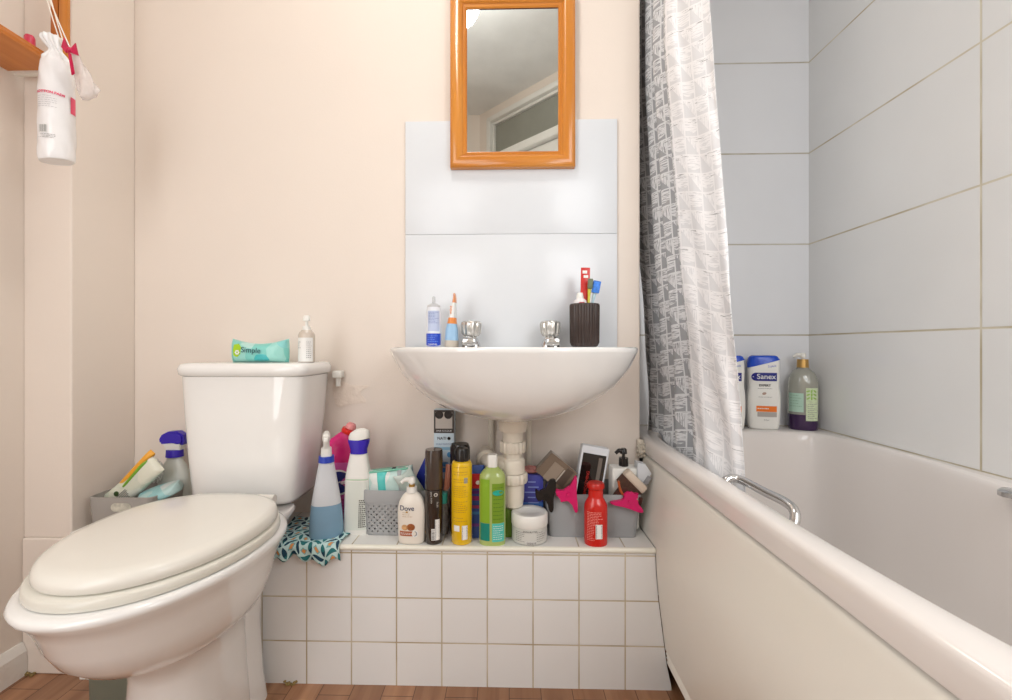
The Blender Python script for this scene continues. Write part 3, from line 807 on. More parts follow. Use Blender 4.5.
t = thing('wipes_pack', 'teal and white pack of wipes lying tilted in the grey basket', 'wipes', (p.x, 1.170, .425), (0, -.10, .05))
finish('pack', pillow(B(), .122, .05, .082), palepack, t)
finish('teal_stripe', pillow(B(), .034, .0535, .0765, sag=0, M=T(-.018, 0, 0)), mat('teal_foil', (88, 196, 190), rough=.3), t)
finish('top_panel', boxes(((.0, 0, .0755), (.10, .03, .004), .0015)), mat('green_foil', (122, 194, 170), rough=.3), t)
finish('grey_stripe', pillow(B(), .016, .0515, .078, sag=0, M=T(.028, 0, 0)), mat('grey_foil', (168, 172, 176), rough=.3), t)
finish('flap_tab', boxes(((.012, 0, .078), (.010, .012, .003), .001)), mat('dark_tab', (30, 40, 48)), t)
finish('foil_edge', boxes(((-.0595, -.004, .045), (.002, .020, .07), .0008)), mat('yellow_foil', (196, 196, 96), rough=.3), t)

p = px(415, 497, 1.135)
t = thing('folded_packet', 'pale green foil packet leaning behind the white pump bottle', 'packet', (p.x+.006, 1.150, .430), (0, -.55, .1))
finish('packet', pillow(B(), .05, .012, .085), facet_mat('pale_green_foil', [(168, 188, 176), (196, 206, 200), (142, 164, 150)], 30), t)
p = px(422, 497, 1.20)
t = thing('navy_packet', 'navy blue packet with pale lettering tilted in the grey basket', 'packet', (p.x+.004, 1.20, .39), (0, .16, -.1))
bm = B(); extrude(bm, [(-.030, 0), (.026, 0), (.026, .150), (.006, .152), (-.012, .146), (-.030, .085)], .022, bev=.002)
finish('packet', bm, mat('navy_card', (40, 54, 150), rough=.35), t)
for k in range(4): finish('print_line', boxes(((.002, -.0114, .092+.011*k), (.022-.004*(k % 2), .0006, .0035))), mat('pale_blue_print', (132, 150, 210)), t)
finish('pale_corner', boxes(((.012, -.0114, .060), (.024, .0006, .050))), mat('pale_blue_card', (176, 192, 222)), t)

# tall narrow cardboard box against the wall
p = px(445, 485, 1.268)
t = thing('tall_carton', 'tall narrow carton, dark above and pale blue below, leaning on the wall', 'box', (p.x, 1.266, ZP+.0025))
hh = .82-(408-347)/345.0-ZP
finish('carton', boxes(((0, 0, hh/2), (.056, .036, hh), .001)), mat('pale_blue_card2', (206, 222, 232), rough=.4), t)
def fb(name, x, z, w_, h_, m, d=.0006, Y=-.0185): return finish(name, boxes(((x, Y, z), (w_, d, h_))), m, t)
dk = mat('dark_card', (70, 62, 58), rough=.4); pb_ = mat('blue_print', (92, 160, 212), rough=.4); pl_ = mat('light_blue_print', (150, 196, 220), rough=.4)
fb('photo_panel', 0, hh-.033, .056, .064, dk); fb('photo_window', 0, hh-.030, .047, .045, mat('pale_photo', (196, 188, 180)), Y=-.019)
for dx in (-.013, .012):
    bm = B(); lathe(bm, [(-.0004, .001), (-.0004, .0115), (.0004, .0115), (.0004, .001)], N=32); bmesh.ops.transform(bm, matrix=T(dx, -.0195, hh-.014) @ RX(PI/2), verts=bm.verts[:]); finish('picture_spot', bm, mat('hair_dark', (46, 38, 34), vary=.5, vscale=140), t)
flat_text('lettering', labelwhite, t, 'HAIR COLOUR', .0065, T(0, -.0192, hh-.059))
flat_text('brand_text', greyin, t, 'NATI', .011, T(-.006, -.0188, hh-.080), bold=.0002)
bm = B(); lathe(bm, [(-.0003, .001), (-.0003, .0045), (.0003, .0045), (.0003, .001)], N=24); bmesh.ops.transform(bm, matrix=T(.014, -.0188, hh-.080) @ RX(PI/2), verts=bm.verts[:]); finish('logo_dot', bm, blackp, t)
flat_text('lettering', mat('blue_ink', (80, 120, 160)), t, 'SCALP SOOTHE', .0062, T(0, -.0188, hh-.096))
fb('blue_band', 0, hh-.108, .05, .008, pl_); fb('blue_band', -.004, hh-.152, .030, .012, pb_); fb('blue_band', .004, hh-.168, .046, .012, pb_)
bm = B(); lathe(bm, [(-.0003, .004), (-.0003, .0075), (.0003, .0075), (.0003, .004)], N=24); bmesh.ops.transform(bm, matrix=T(.016, -.0188, hh-.125) @ RX(PI/2), verts=bm.verts[:]); finish('round_mark', bm, pb_, t)

# ---- cream pump bottle
p = on_ledge(409, 547, .021)
t = thing('pump_bottle', 'white lotion pump bottle in front of the grey basket', 'pump bottle', (p.x, max(p.y, YP+.0225), ZP))
dv = mat('ivory_plastic', (236, 228, 216), rough=.3)
bd = Body([(0, .027), (.004, .032), (.03, .0335), (.07, .0345), (.092, .0325), (.107, .027), (.117, .020), (.122, .014), (.124, .013)], ky=.62, n=2.5)
bd.build('bottle', dv, t)
pump(t, .122, whitep, whitep, .0135, .025, -1, .037)
bm = B(); lathe(bm, [(.1355, .0075), (.141, .0075)]); finish('gold_ring', bm, mat('gold', (190, 150, 80), metal=.8, rough=.3), t)
bd.text('brand_text', mat('navy_ink', (46, 56, 92)), t, 'Dove', .0165, -.008, .088, bold=.0001)
bd.lines('small_print', mat('tan_ink', (170, 140, 90)), t, -.019, .006, .066, .080, 3, .001)
oval(bd, mat('gold_print', (190, 150, 80)), t, -.008, .0795, .0028, .002)
oval(bd, mat('nut_brown', (160, 92, 50), vary=.3, vscale=90), t, .002, .043, .010, .0085); oval(bd, mat('nut_tan', (206, 160, 110), vary=.3, vscale=90), t, -.013, .042, .008, .007)
bd.patch('label_band', mat('terracotta_label', (176, 92, 50), rough=.4), t, -.026, .008, .021, .033)
oval(bd, labelwhite, t, .012, .027, .0075, .0085, 0, .001); oval(bd, mat('label_grey', (150, 150, 150)), t, .012, .027, .005, .006, 0, .0014); oval(bd, dv, t, .0105, .0275, .004, .005, 0, .0018)
bd.lines('small_print', labelwhite, t, -.024, .004, .024, .030, 2, .0012, .0012, 2)

# ---- dark brown hair spray can
p = on_ledge(432, 546.5, .021)
t = thing('spray_can', 'tall dark brown spray can between the white pump bottle and the yellow can', 'spray can', (p.x, max(p.y, YP+.022), ZP))
bd = Body([(0, .019), (.003, .0215), (.13, .0215), (.131, .0212)], sm=0); bd.build('can', mat('dark_brown_gloss', (48, 38, 32), rough=.15, coat=.5), t)
bm = B(); lathe(bm, [(.1315, .0205), (.133, .0218), (.222, .0215), (.228, .0205), (.2285, .001)]); finish('cap', bm, mat('brown_gloss', (66, 53, 45), rough=.15, coat=.5), t)
bdc = Body([(0, .0218), (.23, .0216)], sm=0)
for nm, sz, xx, zz in (('small_lettering', .0065, -.003, .115), ('small_lettering', .0065, .011, .098)):
    bdc.text(nm, mat('silver_ink', (196, 190, 182)), t, 'extra hold' if xx < 0 else 'spray', sz, xx, zz, vert=True)
oval(bdc, mat('silver_ink', (196, 190, 182)), t, .008, .122, .0045, .0045); oval(bdc, MATS['dark_brown_gloss'], t, .008, .122, .0022, .0022, 0, .0014)
bdc.barcode(labelwhite, greyin, t, -.0025, .006, .012, .040, 5, flip=True); bdc.barcode(labelwhite, greyin, t, .0065, .0165, .012, .062, 6, flip=True)

# ---- yellow can with black cap
p = on_ledge(460.5, 546.5, .025)
t = thing('spray_can', 'bright yellow spray can with a black cap', 'spray can', (p.x, max(p.y, YP+.0255), ZP))
bd = Body([(0, .023), (.003, .0255), (.19, .0255), (.198, .023), (.200, .0185)], sm=0); bd.build('can', mat('yellow_gloss', (240, 196, 24), rough=.2, coat=.4), t)
bm = B(); lathe(bm, [(.1985, .0175), (.226, .0172), (.230, .0155), (.2305, .001)]); finish('cap', bm, blackp, t)
yi = mat('ochre_ink', (176, 120, 20))
for a, b_, k in ((.186, .191, 1), (.168, .180, 2), (.150, .162, 2), (.115, .145, 6), (.078, .108, 6), (.055, .070, 2)): bd.lines('small_print', yi, t, -.018, .016, a, b_, k, .0011, .0009, int(a*999))
bd.patch('print_panel', labelwhite, t, -.017, -.003, .034, .048); bd.barcode(labelwhite, greyin, t, .003, .016, .014, .048, 9, flip=True)
bd.patch('print_panel', mat('grey_label', (170, 168, 150)), t, .008, .016, .150, .163)
# black jar cap behind
p = px(459, 451, 1.19)
t = thing('black_capped_bottle', 'maroon bottle with a wide black cap behind the yellow can', 'bottle', (p.x, 1.172, ZP))
bd = Body([(0, .024), (.003, .026), (.17, .026), (.18, .022)], sm=0); bd.build('bottle', mat('maroon_plastic', (98, 34, 40), rough=.3), t)
bm = B(); lathe(bm, [(.178, .001), (.178, .026), (.218, .026), (.228, .022), (.2285, .001)]); finish('cap', bm, blackp, t)
t.location.x = px(460, 451, 1.172).x
# small things in the basket behind
p = px(447, 470, 1.225)
t = thing('peach_tube', 'small peach coloured tube between the brown can and yellow can', 'tube', (p.x, 1.215, .40), (0, .12, 0))
bm = B(); loft(bm, [sring(.012, .012, 0), sring(.012, .012, .06), sring(.013, .009, .09), sring(.014, .002, .102)]); finish('tube', bm, mat('peach_plastic', (224, 140, 108), rough=.35), t)
p = px(447, 495, 1.155)
t = thing('teal_tub', 'small teal tub low in the basket beside the yellow can', 'tub', (px(446, 495, 1.17).x-.002, 1.125, .43))
bm = B(); lathe(bm, [(0, .001), (0, .012), (.026, .013), (.028, .001)]); finish('tub', bm, mat('teal_plastic', (40, 140, 130), rough=.3), t)
# colourful tube
p = on_ledge(474, 541, .012)
t = thing('printed_tube', 'red and blue printed tube squeezed between yellow can and green bottle', 'tube', (p.x+.003, p.y+.02, ZP))
bm = B(); loft(bm, [sring(.019, .014, 0, 2.5), sring(.020, .015, .004, 2.5), sring(.020, .014, .1, 2.5), sring(.0205, .006, .168, 2.5), sring(.021, .0015, .180, 3)])
finish('tube', bm, mat('blue_tube_plastic', (62, 92, 168), rough=.3), t)
bdt = Body([(0, .02), (.18, .0205)], ky=.7, n=2.5, sm=0)
for k, (a, b_, c_) in enumerate(((.125, .162, (196, 40, 52)), (.095, .106, (150, 40, 110)), (.112, .120, (96, 40, 130)), (.06, .067, (70, 130, 190)), (.03, .037, (120, 70, 160)), (.075, .083, (160, 60, 110)))):
    bdt.patch('print_band', mat('tube_print_%d' % k, c_), t, -.0175, .0175, a, b_, off=.0025)
oval(bdt, labelwhite, t, .006, .140, .006, .005, .3, .0032)

# ---- green bottle
p = on_ledge(492, 547, .026)
t = thing('green_bottle', 'translucent green bottle with white cap beside the waste trap', 'bottle', (p.x, max(p.y, YP+.0245), ZP))
bd = Body([(0, .029), (.004, .0325), (.06, .0325), (.150, .0325), (.170, .029), (.182, .018), (.187, .0135), (.192, .0125)], ky=.75, n=2.4)
bd.build('bottle', mat('clear_green_plastic', (172, 190, 112), rough=.12, coat=.5, vary=.1), t)
bm = B(); lathe(bm, [(.186, .001), (.186, .0125), (.214, .0125), (.216, .011), (.216, .001)], n=3); finish('cap', bm, whitep, t)
gl = mat('lime_label', (136, 176, 44), rough=.35); tl = mat('aqua_label', (38, 170, 150), rough=.35)
bd.patch('label', gl, t, -.029, -.006, .055, .160, off=.0008); bd.patch('label', mat('olive_label', (118, 152, 40), rough=.35), t, .000, .029, .055, .150, off=.0008)
bd.patch('label', mat('deep_teal_label', (20, 132, 116), rough=.35), t, -.029, -.006, .012, .054, off=.0008); bd.patch('label', mat('mint_label', (84, 196, 180), rough=.35), t, .000, .029, .010, .054, off=.0008)
oval(bd, tl, t, .0145, .128, .0135, .0065, 0, .0014)
bd.lines('small_print', labelwhite, t, .003, .026, .014, .05, 7, .0012, .0013, 5); bd.lines('small_print', mat('dark_green_ink', (60, 100, 30)), t, .003, .026, .06, .145, 9, .0012, .0013, 6)

# ---- white jar
p = on_ledge(530.5, 549, .0435)
t = thing('cream_jar', 'wide white cosmetic jar with screw lid in front of the trap', 'jar', (p.x, max(p.y, YP+.0445), ZP))
bd = Body([(0, .040), (.003, .044), (.042, .044), (.044, .042)], sm=0); bd.build('jar', mat('pale_grey_plastic', (208, 208, 202), rough=.3), t)
bm = B(); lathe(bm, [(.040, .0445), (.042, .0455), (.066, .0455), (.070, .043), (.0705, .028), (.069, .026), (.069, .001)], N=64); finish('lid', bm, whitep, t)
bd.text('lettering', greyin, t, 'BODY BUTTER', .0052, 0, .034); bd.lines('small_print', inkgrey, t, -.034, -.014, .008, .034, 6, .0012); bd.lines('small_print', inkgrey, t, .016, .036, .008, .034, 5, .0012, seed=9)
bd.barcode(labelwhite, greyin, t, -.011, .016, .003, .011, 4)

# ---- blue box
p = px(533, 500, 1.18)
t = thing('blue_carton', 'purple blue printed carton behind the white jar', 'box', (p.x, 1.20, ZP))
finish('carton', boxes(((0, 0, .072), (.054, .035, .144), .001)), mat('blue_violet_card', (70, 72, 156), rough=.35), t)
finish('lower_panel', boxes(((0, -.0178, .037), (.053, .0006, .072))), mat('azure_card', (72, 118, 190), rough=.35), t)
for k in range(9): finish('print_line', boxes(((-.002+.003*math.sin(k*2), -.0182, .018+.0135*k), (.036-.008*(k % 3), .0006, .0028))), mat('print_pale_blue', (142, 158, 214)), t)
t2 = thing('sponge_bag', 'small pinkish crumpled bag on top of the purple blue carton', 'bag', (p.x-.006, 1.20, ZP+.1445))
bm = B(); bmesh.ops.create_icosphere(bm, subdivisions=3, radius=1); R = random.Random(3)
for v in bm.verts: v.co = Vector((v.co.x*.027, v.co.y*.016, (v.co.z+1)*.009))*(1+.12*math.sin(v.co.x*9+v.co.y*7))
finish('bag', bm, mat('dusty_pink', (176, 118, 112), rough=.6, vary=.2, vscale=60), t2)
# purple cap and green bottle base in the gap
p = px(512, 520, 1.20)
t = thing('lilac_packet', 'lilac packet lying in shadow behind the white jar', 'packet', (px(515, 520, 1.19).x, 1.205, ZP), (0, .1, .3))
finish('packet', pillow(B(), .06, .022, .045), mat('lilac_film', (150, 128, 176), rough=.4), t)
t = thing('dark_green_tube', 'short green tube standing between green bottle and white jar', 'tube', (px(508.5, 535, 1.15).x, 1.15, ZP))
bm = B(); loft(bm, [sring(.015, .015, 0), sring(.016, .016, .003), sring(.016, .014, .05), sring(.017, .003, .082)]); finish('tube', bm, mat('leaf_green_plastic', (104, 140, 44), rough=.35), t)

# ---- grey bin with hair things
YB0 = 1.137
a0 = px(545.5, 497, YB0).x; a1 = px(642.5, 497, YB0).x; b0 = px(549.5, 541, YB0+.003).x; b1 = px(637, 541, YB0+.003).x
t = thing('storage_bin', 'plain grey rectangular storage bin at the bath end of the ledge', 'bin', (0, 0, ZP))
HB = .108
def ringb(x0, x1, y0, y1, z, n=16): return [Vector(((x0+x1)/2+(x1-x0)/2*sgnpow(math.cos(a), 2/n), (y0+y1)/2+(y1-y0)/2*sgnpow(math.sin(a), 2/n), z)) for a in [2*PI*(i+.5)/64 for i in range(64)]]
bm = B(); loft(bm, [ringb(b0, b1, YB0+.004, 1.272, 0), ringb(a0, a1, YB0, 1.278, HB-.001), ringb(a0+.001, a1-.001, YB0+.001, 1.277, HB), ringb(a0+.004, a1-.004, YB0+.004, 1.274, HB), ringb(b0+.004, b1-.004, YB0+.008, 1.268, .004)])
finish('bin_shell', bm, mat('matt_grey_plastic', (150, 151, 152), rough=.5), t, angle=50)
def quad_thing(px_corners, Y, th, kx=1): return [px(x, y, Y) for x, y in px_corners]
def poly_px(pts, rx, ry, sc_, Y):
    W = [px(rx+x/sc_, ry+y/sc_, Y) for x, y in pts]
    return W
def outline_thing(name, label, cat, pts, rx, ry, sc_, Y, th, m, part, n=5, bev=.0015, group=None, tilt=0):
    W = poly_px(pts, rx, ry, sc_, Y); c = sum(W, Vector())/len(W)
    t = thing(name, label, cat, (c.x, Y, c.z), (tilt, 0, 0), group)
    loc = [w_-Vector((c.x, w_.y, c.z)) for w_ in W]
    if n > 1: sm_ = curve(loc+[loc[0]], n)[:-1]
    else: sm_ = loc
    bm = B(); extrude(bm, [(q.x, q.z) for q in sm_], th, bev=bev)
    finish(part, bm, m, t); return t, c
# brown translucent box
t, c = outline_thing('hair_dye_box', 'brown glossy box tilted in the grey bin beside the black clip', 'box', [(125, 65), (272, 185), (195, 275), (150, 275), (30, 170)], 530, 440, 5.83, 1.19, .035, mat('brown_translucent', (122, 104, 88), rough=.15, coat=.4, vary=.12), 'box_shell', n=1)
M_ = RY(.68)
finish('pale_flap', boxes(((-.010, -.0182, .006), (.030, .0008, .052), 0, Matrix.Rotation(.68, 3, 'Y'))), mat('taupe_card', (152, 136, 120), rough=.3), t)
finish('dark_panel', boxes(((.020, -.0184, -.006), (.020, .0008, .050), 0, Matrix.Rotation(.68, 3, 'Y'))), mat('deep_taupe', (92, 78, 68), rough=.3), t)
finish('shiny_edge', boxes(((.006, -.0186, -.004), (.003, .0010, .044), 0, Matrix.Rotation(.68, 3, 'Y'))), mat('foil_edge', (196, 186, 174), rough=.3), t)
# window carton
t = thing('window_carton', 'white carton with a black window leaning right in the grey bin', 'box', (px(583, 520, 1.2).x, 1.215, ZP+.010), (0, .17, 0))
bm = B(); rings = []
box(bm, (0, 0, .105), (.074, .030, .205), .004); finish('carton', bm, mat('cool_white_card', (222, 224, 228), rough=.4), t)
finish('window', boxes(((0, -.0153, .122), (.062, .0012, .132), 0)), mat('black_window', (30, 24, 22), rough=.08, coat=.5), t)
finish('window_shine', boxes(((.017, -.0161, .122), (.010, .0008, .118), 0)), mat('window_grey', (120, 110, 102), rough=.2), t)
flat_text('red_lettering', mat('red_ink', (190, 48, 40)), t, 'SMOOTHING', .0105, T(-.010, -.0163, .110) @ RY(-PI/2+.0), bold=.0001)
# square white pump bottle with black pump
t = thing('pump_bottle', 'square white bottle with a black pump in the grey bin', 'pump bottle', (px(623.5, 480, 1.20).x, 1.20, ZP+.006))
bd = Body([(0, .030), (.004, .036), (.152, .036), (.158, .034), (.160, .012)], ky=.7, n=7, sm=0); bd.build('bottle', whitep, t)
pump(t, .159, blackp, blackp, .0125, .022, -1, .047, .022)
# bristle brush
bt = thing('body_brush', 'cream backed brush with brown bristles lying across the grey bin', 'brush', (px(632, 485, 1.155).x, 1.155, px(632, 485, 1.155).z+.004), (0, .80, 0))
bm = B(); box(bm, (.0, 0, .010), (.066, .030, .022), .006, None, 3); finish('brush_back', bm, mat('beige_plastic', (206, 190, 172), rough=.4), bt)
bm = B(); R = random.Random(2)
for i in range(16):
    for j in range(6):
        x = -.030+.004*i; y = -.012+.0048*j; k = 1-((i-7.5)/9)**2*.35
        tube(bm, [(x, y, .0), (x*.95+R.uniform(-.001, .001), y*1.1, -.030*k)], [.0019, .0014], N=5)
finish('bristles', bm, mat('brown_bristle', (82, 50, 34), rough=.6, vary=.3, vscale=200), bt)
bm = B(); tube(bm, curve([(-.034, -.014, -.02), (-.010, -.016, -.034), (.018, -.016, -.034), (.036, -.014, -.018)]), .003, N=8); finish('handle_loop', bm, mat('orange_brown_plastic', (176, 84, 40), rough=.3), bt)
# dark pouch and folded carton
outline_thing('brown_pouch', 'dark brown pouch below the brush in the grey bin', 'pouch', [(420, 572), (500, 470), (560, 470), (640, 520), (720, 578), (700, 640), (430, 640)], 570, 440, 10, 1.150, .022, mat('dark_brown_fabric', (76, 36, 28), rough=.6), 'pouch', n=1, bev=.002)
t, c = outline_thing('folded_carton', 'bluish white carton propped against the bath panel', 'box', [(660, 215), (740, 230), (800, 325), (735, 405), (715, 450), (655, 400)], 570, 440, 10, 1.185, .03, mat('bluish_card', (206, 208, 212), rough=.45), 'carton', n=1, bev=.001)
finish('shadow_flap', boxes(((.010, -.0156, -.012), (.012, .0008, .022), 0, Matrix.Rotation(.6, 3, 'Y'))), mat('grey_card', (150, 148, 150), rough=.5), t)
# clips
CL = [('hair_clip', 'black hair clip hooked over the left rim of the grey bin', [(30, 285), (45, 300), (80, 290), (108, 240), (130, 226), (150, 235), (147, 290), (137, 340), (136, 405), (122, 420), (108, 400), (98, 350), (62, 345), (46, 352), (32, 322)], blackp),
      ('hair_clip', 'magenta hair clip hanging upright beside the black clip', [(150, 285), (178, 292), (215, 285), (242, 250), (262, 210), (273, 222), (270, 300), (278, 405), (262, 418), (238, 362), (212, 346), (180, 360), (175, 332), (153, 322)], mat('magenta_plastic', (206, 28, 100), rough=.25)),
      ('hair_clip', 'magenta hair clip lying sideways at the right rim of the bin', [(468, 358), (548, 345), (546, 318), (572, 300), (600, 312), (630, 310), (618, 335), (622, 360), (655, 402), (648, 422), (560, 392), (474, 372)], mat('magenta_plastic', (206, 28, 100)))]
for nm, lab, pts, m in CL:
    t, c = outline_thing(nm, lab, 'hair clip', pts, 530, 440, 5.83, YB0-.0095, .012, m, 'clip_jaw', n=4, bev=.0025, group='hair clips')
    bm = B(); lathe(bm, [(-.0065, .001), (-.0065, .004), (.0065, .004), (.0065, .001)], N=20); bmesh.ops.transform(bm, matrix=T(.0, -.004, .0) @ RX(PI/2), verts=bm.verts[:]); finish('spring_pivot', bm, m, t)
# red bottle
p = on_ledge(598.5, 549, .027)
t = thing('red_bottle', 'glossy red shampoo bottle with red cap in front of the grey bin', 'bottle', (p.x, max(p.y, YP+.0255), ZP))
redp = mat('scarlet_plastic', (204, 34, 26), rough=.2, coat=.3)
t.scale = (.97, .97, .95)
bd = Body([(0, .026), (.004, .029), (.05, .0292), (.092, .029), (.105, .026), (.115, .0205), (.122, .0185), (.145, .018)], ky=.85, n=2.2); bd.build('bottle', redp, t)
bm = B(); lathe(bm, [(.141, .001), (.141, .018), (.143, .0215), (.152, .0215), (.156, .019), (.1565, .001)]); finish('cap', bm, mat('red_cap_plastic', (190, 36, 26), rough=.3), t)
bd.lines('small_print', mat('pink_ink', (238, 150, 140)), t, -.024, .013, .052, .088, 9, .0016, .0009, 3); bd.lines('small_print', MATS['pink_ink'], t, -.024, -.008, .014, .052, 9, .0016, .0009, 8)
bd.barcode(labelwhite, greyin, t, -.005, .012, .020, .056, 8, flip=True)

# ================================================================ basin top
ZB = .8200
p = px(433.5, 345, 1.20)
t = thing('spray_bottle', 'small white spray bottle with a blue base band on the basin', 'spray bottle', (p.x, 1.205, ZB))
bd = Body([(0, .0185), (.002, .0202), (.095, .0202), (.104, .018), (.108, .0165)], sm=0); bd.build('bottle', mat('pale_white_plastic', (232, 234, 240), rough=.25), t)
bm = B(); lathe(bm, [(.107, .001), (.107, .0175), (.111, .0175), (.117, .008), (.118, .001)]); finish('shoulder', bm, mat('silver_rim', (196, 196, 198), rough=.3), t)
bm = B(); lathe(bm, [(.116, .0045), (.134, .004), (.136, .001)]); finish('nozzle', bm, mat('clear_cap', (226, 228, 230), rough=.1, trans=.4), t)
bd.patch('base_band', mat('royal_blue_label', (38, 74, 196), rough=.3), t, -.0195, .0195, .001, .036); bd.patch('label', mat('pale_periwinkle', (190, 200, 226), rough=.3), t, -.013, .017, .042, .096)
bd.lines('small_print', mat('periwinkle_ink', (120, 136, 190)), t, -.011, .015, .062, .094, 8, .0013, .0011); bd.lines('small_print', mat('soft_blue_ink', (110, 150, 236)), t, -.014, .014, .012, .032, 4, .0014, .0012)
bd.text('lettering', labelwhite, t, 'DENTAL', .0068, 0, .0065, .0013)
# toothpaste tube
p = px(450.5, 345, 1.20)
t = thing('toothpaste_tube', 'upright toothpaste tube in orange, white and blue left of the tap', 'toothpaste', (p.x+.002, 1.205, ZB), (0, .04, 0))
secs = [(0, .019, .016, 3), (.018, .019, .016, 3)]
def tube_sec(name, zs_, m):
    bm = B(); loft(bm, [sring(a, b_, z, 2.5, cx) for z, a, b_, cx in zs_]); finish(name, bm, m, t)
tube_sec('cap', [(0, .018, .016, 0), (.003, .019, .017, 0), (.0175, .0185, .0165, 0)], mat('beige_cap', (206, 196, 182), rough=.3))
tube_sec('tube', [(.018, .0185, .0165, 0), (.045, .0165, .017, -.001), (.062, .013, .018, -.001)], mat('sky_blue_foil', (158, 196, 228), rough=.3))
tube_sec('orange_section', [(.0621, .0130, .018, -.001), (.078, .0105, .0185, .0)], mat('orange_foil', (232, 142, 72), rough=.3))
tube_sec('white_section', [(.0781, .0105, .0185, .0), (.118, .0055, .019, .003)], mat('white_foil', (236, 236, 234), rough=.3))
tube_sec('crimp', [(.1181, .0055, .019, .003), (.130, .0042, .0195, .004), (.143, .0022, .020, .003)], mat('orange_crimp', (226, 150, 104), rough=.3))
for k, xx in enumerate((-.004,)): flat_text('lettering', MATS['orange_foil'], t, 'mint', .012, T(-.003, -.0185, .098) @ RY(-PI/2), bold=.0002)
# mug
p = px(584.5, 345, 1.20)
mx_, my_ = p.x, 1.20
t = thing('toothbrush_mug', 'dark brown ribbed tumbler holding toothbrushes on the basin', 'tumbler', (mx_, my_, ZB))
bm = B(); rings = []
for z, r, f in ((0, .030, 0), (.003, .034, .0006), (.012, .0375, .0012), (.108, .0385, .0012), (.112, .0385, .0005), (.114, .0375, 0), (.113, .035, 0), (.02, .033, 0), (.010, .02, 0)):
    rings.append([Vector(((r+f*math.cos(30*a))*math.cos(a), (r+f*math.cos(30*a))*math.sin(a), z)) for a in [2*PI*i/240 for i in range(240)]])
loft(bm, rings); finish('cup', bm, mat('dark_brown_resin', (62, 50, 46), rough=.22, vary=.15, vscale=25), t, angle=80)
# toothbrush in red wrapper
t = thing('toothbrush_packet', 'red packaged toothbrush standing in the dark tumbler', 'toothbrush', (mx_+.000, my_+.008, ZB+.012), (0, .02, 0))
finish('red_card', boxes(((0, 0, .125), (.024, .004, .15), .001)), mat('red_card', (206, 48, 44), rough=.3), t)
finish('white_mark', boxes(((-.002, -.0024, .188), (.012, .0008, .008))), labelwhite, t); finish('white_mark', boxes(((.001, -.0024, .176), (.012, .0008, .007))), labelwhite, t)
t = thing('toothbrush', 'yellow green toothbrush in front of the red packet', 'toothbrush', (mx_+.004, my_-.004, ZB+.012), (0, .06, 0))
bm = B(); tube(bm, curve([(0, 0, 0), (0, 0, .08), (0, .001, .13), (0, 0, .165)]), [.004]*8+[.0035]*8+[.0045]*9, N=10); finish('handle', bm, mat('lime_yellow_plastic', (206, 200, 70), rough=.3), t)
finish('bristle_head', boxes(((0, -.006, .155), (.013, .009, .026), .0015)), mat('olive_bristles', (110, 120, 96), rough=.6), t)
t = thing('toothbrush', 'blue and white toothbrush leaning right in the dark tumbler', 'toothbrush', (mx_+.000, my_+.004, ZB+.012), (0, .19, 0))
bm = B(); tube(bm, curve([(0, 0, 0), (0, 0, .07), (.002, .001, .12), (.002, 0, .165)]), [.004]*8+[.0035]*8+[.0048]*9, N=10); finish('handle', bm, mat('pale_aqua_plastic', (190, 218, 228), rough=.2), t)
finish('bristle_head', boxes(((.002, -.007, .150), (.020, .011, .032), .002)), mat('blue_bristles', (60, 128, 222), rough=.5, vary=.3, vscale=160), t)
t = thing('toothpaste_tube', 'white capped toothpaste tube poking out of the dark tumbler', 'toothpaste', (mx_-.010, my_-.010, ZB+.014), (0, -.03, 0))
bm = B(); loft(bm, [sring(.017, .003, 0, 3), sring(.018, .010, .05, 2.5), sring(.018, .016, .098), sring(.016, .015, .108), sring(.008, .008, .115)]); finish('tube', bm, mat('white_tube', (230, 226, 226), rough=.3), t)
bm = B(); lathe(bm, [(.114, .001), (.114, .009), (.116, .0095), (.128, .008), (.130, .001)]); finish('cap', bm, whitep, t)
finish('red_label', boxes(((.002, -.0158, .096), (.014, .0012, .014), .0005)), mat('crimson_label', (176, 30, 50)), t)

# ================================================================ cistern top
ZK = .7803
p = px(262, 362, 1.17)
t = thing('wipes_pack', 'aqua pack of wipes with a lime tag lying on the cistern lid', 'wipes', (p.x, 1.165, ZK))
aqua = facet_mat('aqua_wrapper', [(158, 216, 206), (110, 200, 190), (186, 222, 214), (138, 208, 204)], 24)
finish('pack', pillow(B(), .150, .060, .062, sag=.22), aqua, t)
bm = B(); extrude(bm, [(-.012, .024), (.0, .026), (.007, .017), (.005, .0), (-.003, -.008), (-.012, -.004), (-.014, .01)], .002, T(-.043, -.0285, .022) @ RX(-.08)); finish('lime_tag', bm, mat('lime_print', (164, 204, 30), rough=.35), t)
for k in range(6):
    bm = B(); bmesh.ops.create_uvsphere(bm, u_segments=10, v_segments=6, radius=.0022, matrix=T(-.045+.0042*math.cos(k*PI/3), -.0305, .026+.0042*math.sin(k*PI/3)) @ Matrix.Diagonal((1, .3, 1, 1))); finish('petal', bm, labelwhite, t)
flat_text('lettering', mat('dark_teal_ink', (24, 70, 84)), t, 'Simple', .0195, T(-.008, -.0335, .031) @ RY(.06), bold=.0001)
finish('teal_wave', pillow(B(), .060, .0615, .022, sag=-.2, M=T(.015, 0, .002)), mat('teal_print', (70, 182, 184), rough=.3), t)
p = px(307.5, 362, 1.17)
t = thing('pump_bottle', 'small clear pump bottle with white label on the cistern lid', 'pump bottle', (p.x, 1.165, ZK))
bd = Body([(0, .0185), (.002, .0205), (.070, .0205), (.078, .018), (.082, .013), (.084, .0125)], sm=0); bd.build('bottle', mat('clear_greyish_plastic', (205, 192, 178), rough=.1, coat=.4, vary=.1), t)
